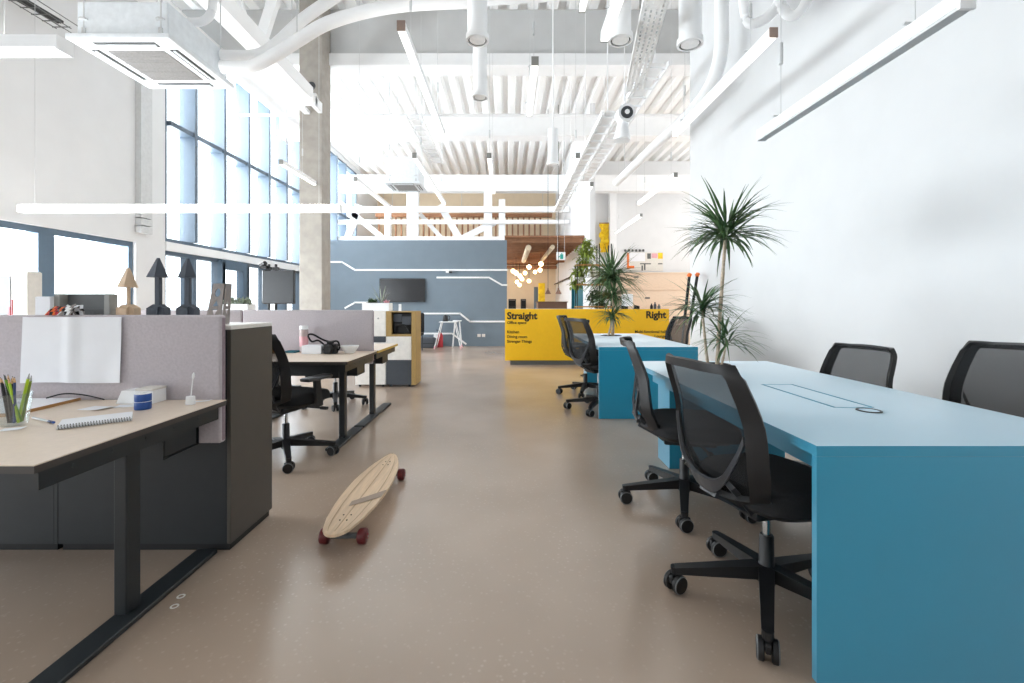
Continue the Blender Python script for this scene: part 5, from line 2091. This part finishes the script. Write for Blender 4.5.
mb.cyl((a.x - 0.03, 17.8, b.z + 0.03), (b.x + 0.05, 17.8, b.z + 0.03), 0.02, seg=8)
build('rod', mb, 'wood_brown', t)
mb = MB()
mb.box(3.95, 4.2, 17.6, 17.95, 2.7, 5.5)
solo('wall_pier', mb, 'white_paint', 'slim white pier on the hall wall beside the yellow hanging', 'pier')

# rack of hanging plants
t = thing('plant_rack', 'tall black metal rack carrying bushy plants behind the yellow counter', 'rack', (2.0, 10.8, 0))
Yr = 10.8
xs = [1.62, 2.14, 2.42]
for x_ in xs:
    for dy in (-0.15, 0.15):
        mb = MB()
        mb.box(x_ - 0.011, x_ + 0.011, Yr + dy - 0.011, Yr + dy + 0.011, 0.001, 2.56 if x_ > 2 else 2.1)
        build('post', mb, 'black_plastic', t)
for z_ in (0.45, 1.10, 1.62, 2.08):
    mb = MB()
    mb.box(1.60, 2.44, Yr - 0.17, Yr + 0.17, z_ - 0.03, z_)
    build('shelf', mb, 'wood_brown', t)


def potted(label, x, y, z, blobs, m, seed, potm='white_paint', pr=0.10):
    t = thing('potted_plant', label, 'plant', (x, y, z))
    mb = MB()
    mb.lathe((x, y, z + 0.001), [(0.001, 0), (pr * 0.75, 0), (pr, 0.16), (pr * 0.9, 0.16), (pr * 0.85, 0.12), (0.001, 0.12)], 18, cap=False)
    build('pot', mb, potm, t, True)
    rr = random.Random(seed)
    mb = MB()
    for (bx, bz, br, n) in blobs:
        for i in range(n):
            v = Vector((rr.gauss(0, 1), rr.gauss(0, 1), rr.gauss(0, 1))).normalized() * br * rr.uniform(0.2, 1.0)
            c = Vector((x + bx, y - 0.03, z + bz)) + Vector((v.x, v.y * 0.7, v.z))
            mb.leaf(c, (rr.gauss(0, 1), rr.gauss(0, 1), rr.gauss(0, 0.7)), rr.uniform(0.08, 0.17), 0.055, 0.8, 3)
    build('foliage', mb, m, t, True)
    return t


potted('yellow green bushy plant on top of the black plant rack', 1.92, Yr, 2.081, [(-0.08, 0.26, 0.30, 240), (-0.1, 0.02, 0.22, 120), (-0.04, 0.48, 0.15, 80)], 'leaf_yellow', 1)
potted('trailing olive plant at the side of the plant rack', 1.70, Yr, 1.621, [(-0.02, 0.25, 0.20, 150), (-0.08, 0.0, 0.16, 100)], 'leaf_yellow', 2)
potted('white flowering plant in the middle of the plant rack', 2.05, Yr, 1.621, [(0.0, 0.25, 0.14, 60), (0.06, 0.05, 0.14, 60)], 'blossom', 3)
potted('olive plant beside the white flowering one on the plant rack', 2.30, Yr, 1.621, [(0.0, 0.25, 0.17, 110)], 'leaf_yellow', 6, 'wood_brown')
potted('dark green plant on the lower shelf of the plant rack', 2.10, Yr, 1.101, [(-0.05, 0.22, 0.22, 180), (0.08, 0.1, 0.22, 140)], 'leaf_dark', 4)
potted('dark green plant at the wall end of the lower rack shelf', 2.34, Yr, 1.101, [(0.0, 0.25, 0.16, 110)], 'leaf_dark', 5)

# ------------------------------------------------------------------ kitchen far behind
def globe(px, py, Yg, r, lab):
    c = at(px, py, Yg)
    t = thing('globe_lamp', lab, 'pendant lamp', c, 'glowing globe pendants of the far kitchen')
    mb = MB()
    mb.lathe(c, [(0.001, -r), (r * 0.5, -r * 0.87), (r * 0.87, -r * 0.5), (r, 0), (r * 0.87, r * 0.5), (r * 0.5, r * 0.87), (0.001, r)], 14, cap=False)
    build('globe', mb, 'lamp_warm', t, True)
    mb = MB()
    top = 3.13
    mb.cyl(c + Vector((0, 0, r)), (c.x, c.y, top), 0.008, seg=6)
    build('cord', mb, 'black_matte', t)


for i, (px, py, Yg) in enumerate([(529, 267, 17.5), (540, 270, 18.0), (520, 276, 19.0), (516, 273, 18.0), (525, 273, 20.2), (522, 279, 20.4), (529, 281, 20.2), (517, 282, 21.0), (535, 272, 21.0), (519.5, 285, 21.2), (513, 271, 19.0), (541, 264, 16.5)]):
    globe(px, py, Yg, 0.085, 'glowing white globe pendant in the warm kitchen beyond the partition')
for k, (px, Yg, lab) in enumerate([(548, 13.2, 'dark cone pendant lamp at the corridor wall, farther from the teal door'), (558.5, 12.9, 'dark cone pendant lamp at the corridor wall, nearer the teal door')]):
    c = at(px, 294, Yg)
    t = thing('cone_lamp', lab, 'pendant lamp', c)
    mb = MB()
    mb.lathe(c, [(0.09, 0.0), (0.02, 0.14), (0.012, 0.18), (0.001, 0.18)], 16, cap=False)
    build('shade', mb, 'brown', t, True)
    mb = MB()
    mb.cyl(c + Vector((0, 0, 0.18)), (c.x, c.y, ZT - 0.004), 0.006, seg=6)
    build('cord', mb, 'black_matte', t)
    mb = MB()
    mb.lathe(c, [(0.001, 0.02), (0.03, 0.03), (0.03, 0.06), (0.001, 0.08)], 10, cap=False)
    build('bulb', mb, 'lamp_warm', t, True)
t = thing('kitchen_counter', 'brown kitchen counter in the warm room beyond the partition', 'counter', (1.5, 14.6, 0))
a, b = at(538, 309, 14.5), at(567, 301.5, 14.5)
mb = MB()
mb.box(a.x, b.x, 14.5, 15.3, 0.06, b.z - 0.03)
build('body', mb, 'brown', t)
mb = MB()
mb.box(a.x - 0.03, b.x + 0.03, 14.47, 15.33, b.z - 0.0295, b.z, 0.004, 1)
build('worktop', mb, 'brown', t)
mb = MB()
mb.box(a.x + 0.05, b.x - 0.05, 14.55, 15.25, 0.001, 0.06)
build('plinth', mb, 'black_matte', t)
for k, (pa, pb, y0_, y1_, m, nm, lab, Yk) in enumerate([
        (538.5, 545, 308, 283, 'yellow_bright', 'wall_panel', 'upright yellow panel in the far kitchen', 20.5), (534, 538, 308, 287, 'frame_blue', 'wall_panel', 'upright grey blue panel beside the yellow one in the far kitchen', 20.6)]):
    a, b = at(pa, y0_, Yk), at(pb, y1_, Yk)
    mb = MB()
    mb.box(a.x, b.x, Yk, Yk + 0.1, 0.001, b.z, 0.01, 1)
    solo(nm, mb, m, lab, 'panel')
for k, (pa, pb, lab) in enumerate([(508.5, 516, 'black oven in the far kitchen next to the grey partition end'), (521, 526, 'black oven in the far kitchen nearer the blue panel')]):
    a, b = at(pa, 308, 20.8), at(pb, 299, 20.8)
    t = thing('oven', lab, 'oven', ((a.x + b.x) / 2, 21, 0))
    mb = MB()
    mb.box(a.x, b.x, 20.8, 21.4, 0.001, b.z, 0.01, 1)
    build('body', mb, 'black_plastic', t)
    mb = MB()
    mb.box(a.x + 0.03, b.x - 0.03, 20.785, 20.799, b.z - 0.32, b.z - 0.06)
    o = build('door', mb, 'tv_black', t)
    mb = MB()
    mb.cyl((a.x + 0.04, 20.76, b.z - 0.05), (b.x - 0.04, 20.76, b.z - 0.05), 0.012, seg=8)
    build('handle', mb, 'steel', o)
mb = MB()
mb.tube([Vector((KX - 0.06, 21.9, 2.10)), Vector((KX - 0.06, 19.0, 2.11)), Vector((KX - 0.06, 16.55, 2.12))], 0.025, 8)
for y_ in (21.0, 19.0, 17.0):
    mb.cyl((KX - 0.06, y_, 2.11), (KX - 0.002, y_, 2.08), 0.012, seg=6)
solo('handrail', mb, 'black_plastic', 'dark handrail along the corridor wall beyond the teal doorway', 'handrail', None, True)
t = thing('exit_sign', 'small hanging white exit sign with a green figure, over the corridor', 'sign', (1.6, 14, 3.0))
a, b = at(556.5, 260, 13.5), at(565.5, 252, 13.5)
mb = MB()
mb.box(a.x, b.x, 13.5, 13.54, a.z, b.z, 0.004, 1)
build('panel', mb, 'led_white', t)
mb = MB()
mb.box(a.x + 0.11, a.x + 0.20, 13.493, 13.499, a.z + 0.03, b.z - 0.07)
mb.box(a.x + 0.14, a.x + 0.17, 13.493, 13.499, b.z - 0.065, b.z - 0.035)
mb.bar((a.x + 0.10, 13.496, a.z + 0.12), (a.x + 0.05, 13.496, a.z + 0.07), 0.01, 0.02)
build('figure', mb, 'exit_green', t)
for q in (a.x + 0.03, b.x - 0.03):
    mb = MB()
    mb.cyl((q, 13.52, b.z), (q, 13.52, ZT - 0.004), 0.006, seg=6)
    build('rod', mb, 'duct_grey', t)
for k, (x_, z_, r_0, lab) in enumerate([(0.62, 2.86, 0.09, 'fat pale kitchen duct under the brown ceiling, next to the partition end'), (1.35, 2.88, 0.07, 'slim pale kitchen duct under the brown ceiling, nearer the corridor wall')]):
    pipe('hanging_duct', lab, [(x_, 13.8, z_), (x_, 16, z_), (x_, 18.0, z_)], r_0, 3, 'wall_warm')
# warm kitchen ducts
for k, (z_, y_, lab) in enumerate([(2.84, 18.4, 'brown wooden beam across the kitchen ceiling, nearer'), (2.80, 21.3, 'brown wooden beam across the kitchen ceiling, at the far wall')]):
    mb = MB()
    mb.box(-0.1, 2.28, y_, y_ + 0.2, z_, z_ + 0.14, 0.01, 1)
    solo('ceiling_beam', mb, 'wood_ceiling', lab, 'beam')

# ------------------------------------------------------------------ outside
mb = MB()
mb.box(-60, -6.7, -30, 60, -0.45, -0.25)
struct('ground_outside', mb, 'outside_ground')

# ------------------------------------------------------------------ light and camera
w = bpy.data.worlds.new('overcast_sky')
scn.world = w
w.use_nodes = True
nt = w.node_tree
bg = nt.nodes['Background']
bg.inputs['Strength'].default_value = 3.0
tc = nt.nodes.new('ShaderNodeTexCoord')
sp = nt.nodes.new('ShaderNodeSeparateXYZ')
rp = nt.nodes.new('ShaderNodeValToRGB')
rp.color_ramp.elements[0].position = 0.0
rp.color_ramp.elements[0].color = (0.985, 0.995, 1.0, 1)
rp.color_ramp.elements[1].position = 1.0
rp.color_ramp.elements[1].color = (0.96, 0.985, 1.0, 1)
nt.links.new(tc.outputs['Generated'], sp.inputs['Vector'])
nt.links.new(sp.outputs['Z'], rp.inputs['Fac'])
nt.links.new(rp.outputs['Color'], bg.inputs['Color'])


def area(name, loc, rot, sx, sy, power, col=(1, 1, 1), spread=None):
    l = bpy.data.lights.new(name, 'AREA')
    l.shape = 'RECTANGLE'
    l.size, l.size_y = sx, sy
    l.energy = power
    l.color = col
    o = bpy.data.objects.new(name, l)
    COL.objects.link(o)
    o.location = loc
    o.rotation_euler = rot
    if spread:
        l.spread = R(spread)
    return o


# daylight standing in the window openings
area('daylight_tall_glazing', (WX - 0.5, 13.6, 4.4), (0, -PI / 2, 0), 4.2, 10.2, 1700, (0.985, 0.995, 1.0))
area('daylight_ribbon_window', (WX - 0.5, 5.0, 1.35), (0, -PI / 2, 0), 1.6, 5.0, 900, (0.985, 0.995, 1.0))
area('fill_second_ribbon', (WX - 0.5, -0.35, 1.35), (0, -PI / 2, 0), 1.6, 4.4, 200, (0.985, 0.995, 1.0))  # added fill at the unseen second window, brightens the near zone

cam = bpy.data.cameras.new('camera')
cam.sensor_width = 36.0
cam.lens = F / 1024 * 36.0
cam.shift_x = (512 - CX) / 1024
cam.shift_y = -(341.5 - CY) / 1024
cam.clip_start = 0.05
cam.clip_end = 200
co = bpy.data.objects.new('camera', cam)
COL.objects.link(co)
co.location = (0, 0, CH)
co.rotation_euler = (PI / 2, 0, 0)
scn.camera = co

scn.view_settings.view_transform = 'Standard'
scn.view_settings.look = 'None'
scn.view_settings.gamma = 1.0
scn.view_settings.use_curve_mapping = False
scn.view_settings.exposure = 0.0
scn.cycles.max_bounces = 10
scn.cycles.diffuse_bounces = 6
scn.cycles.transparent_max_bounces = 16
scn.cycles.sample_clamp_indirect = 8.0
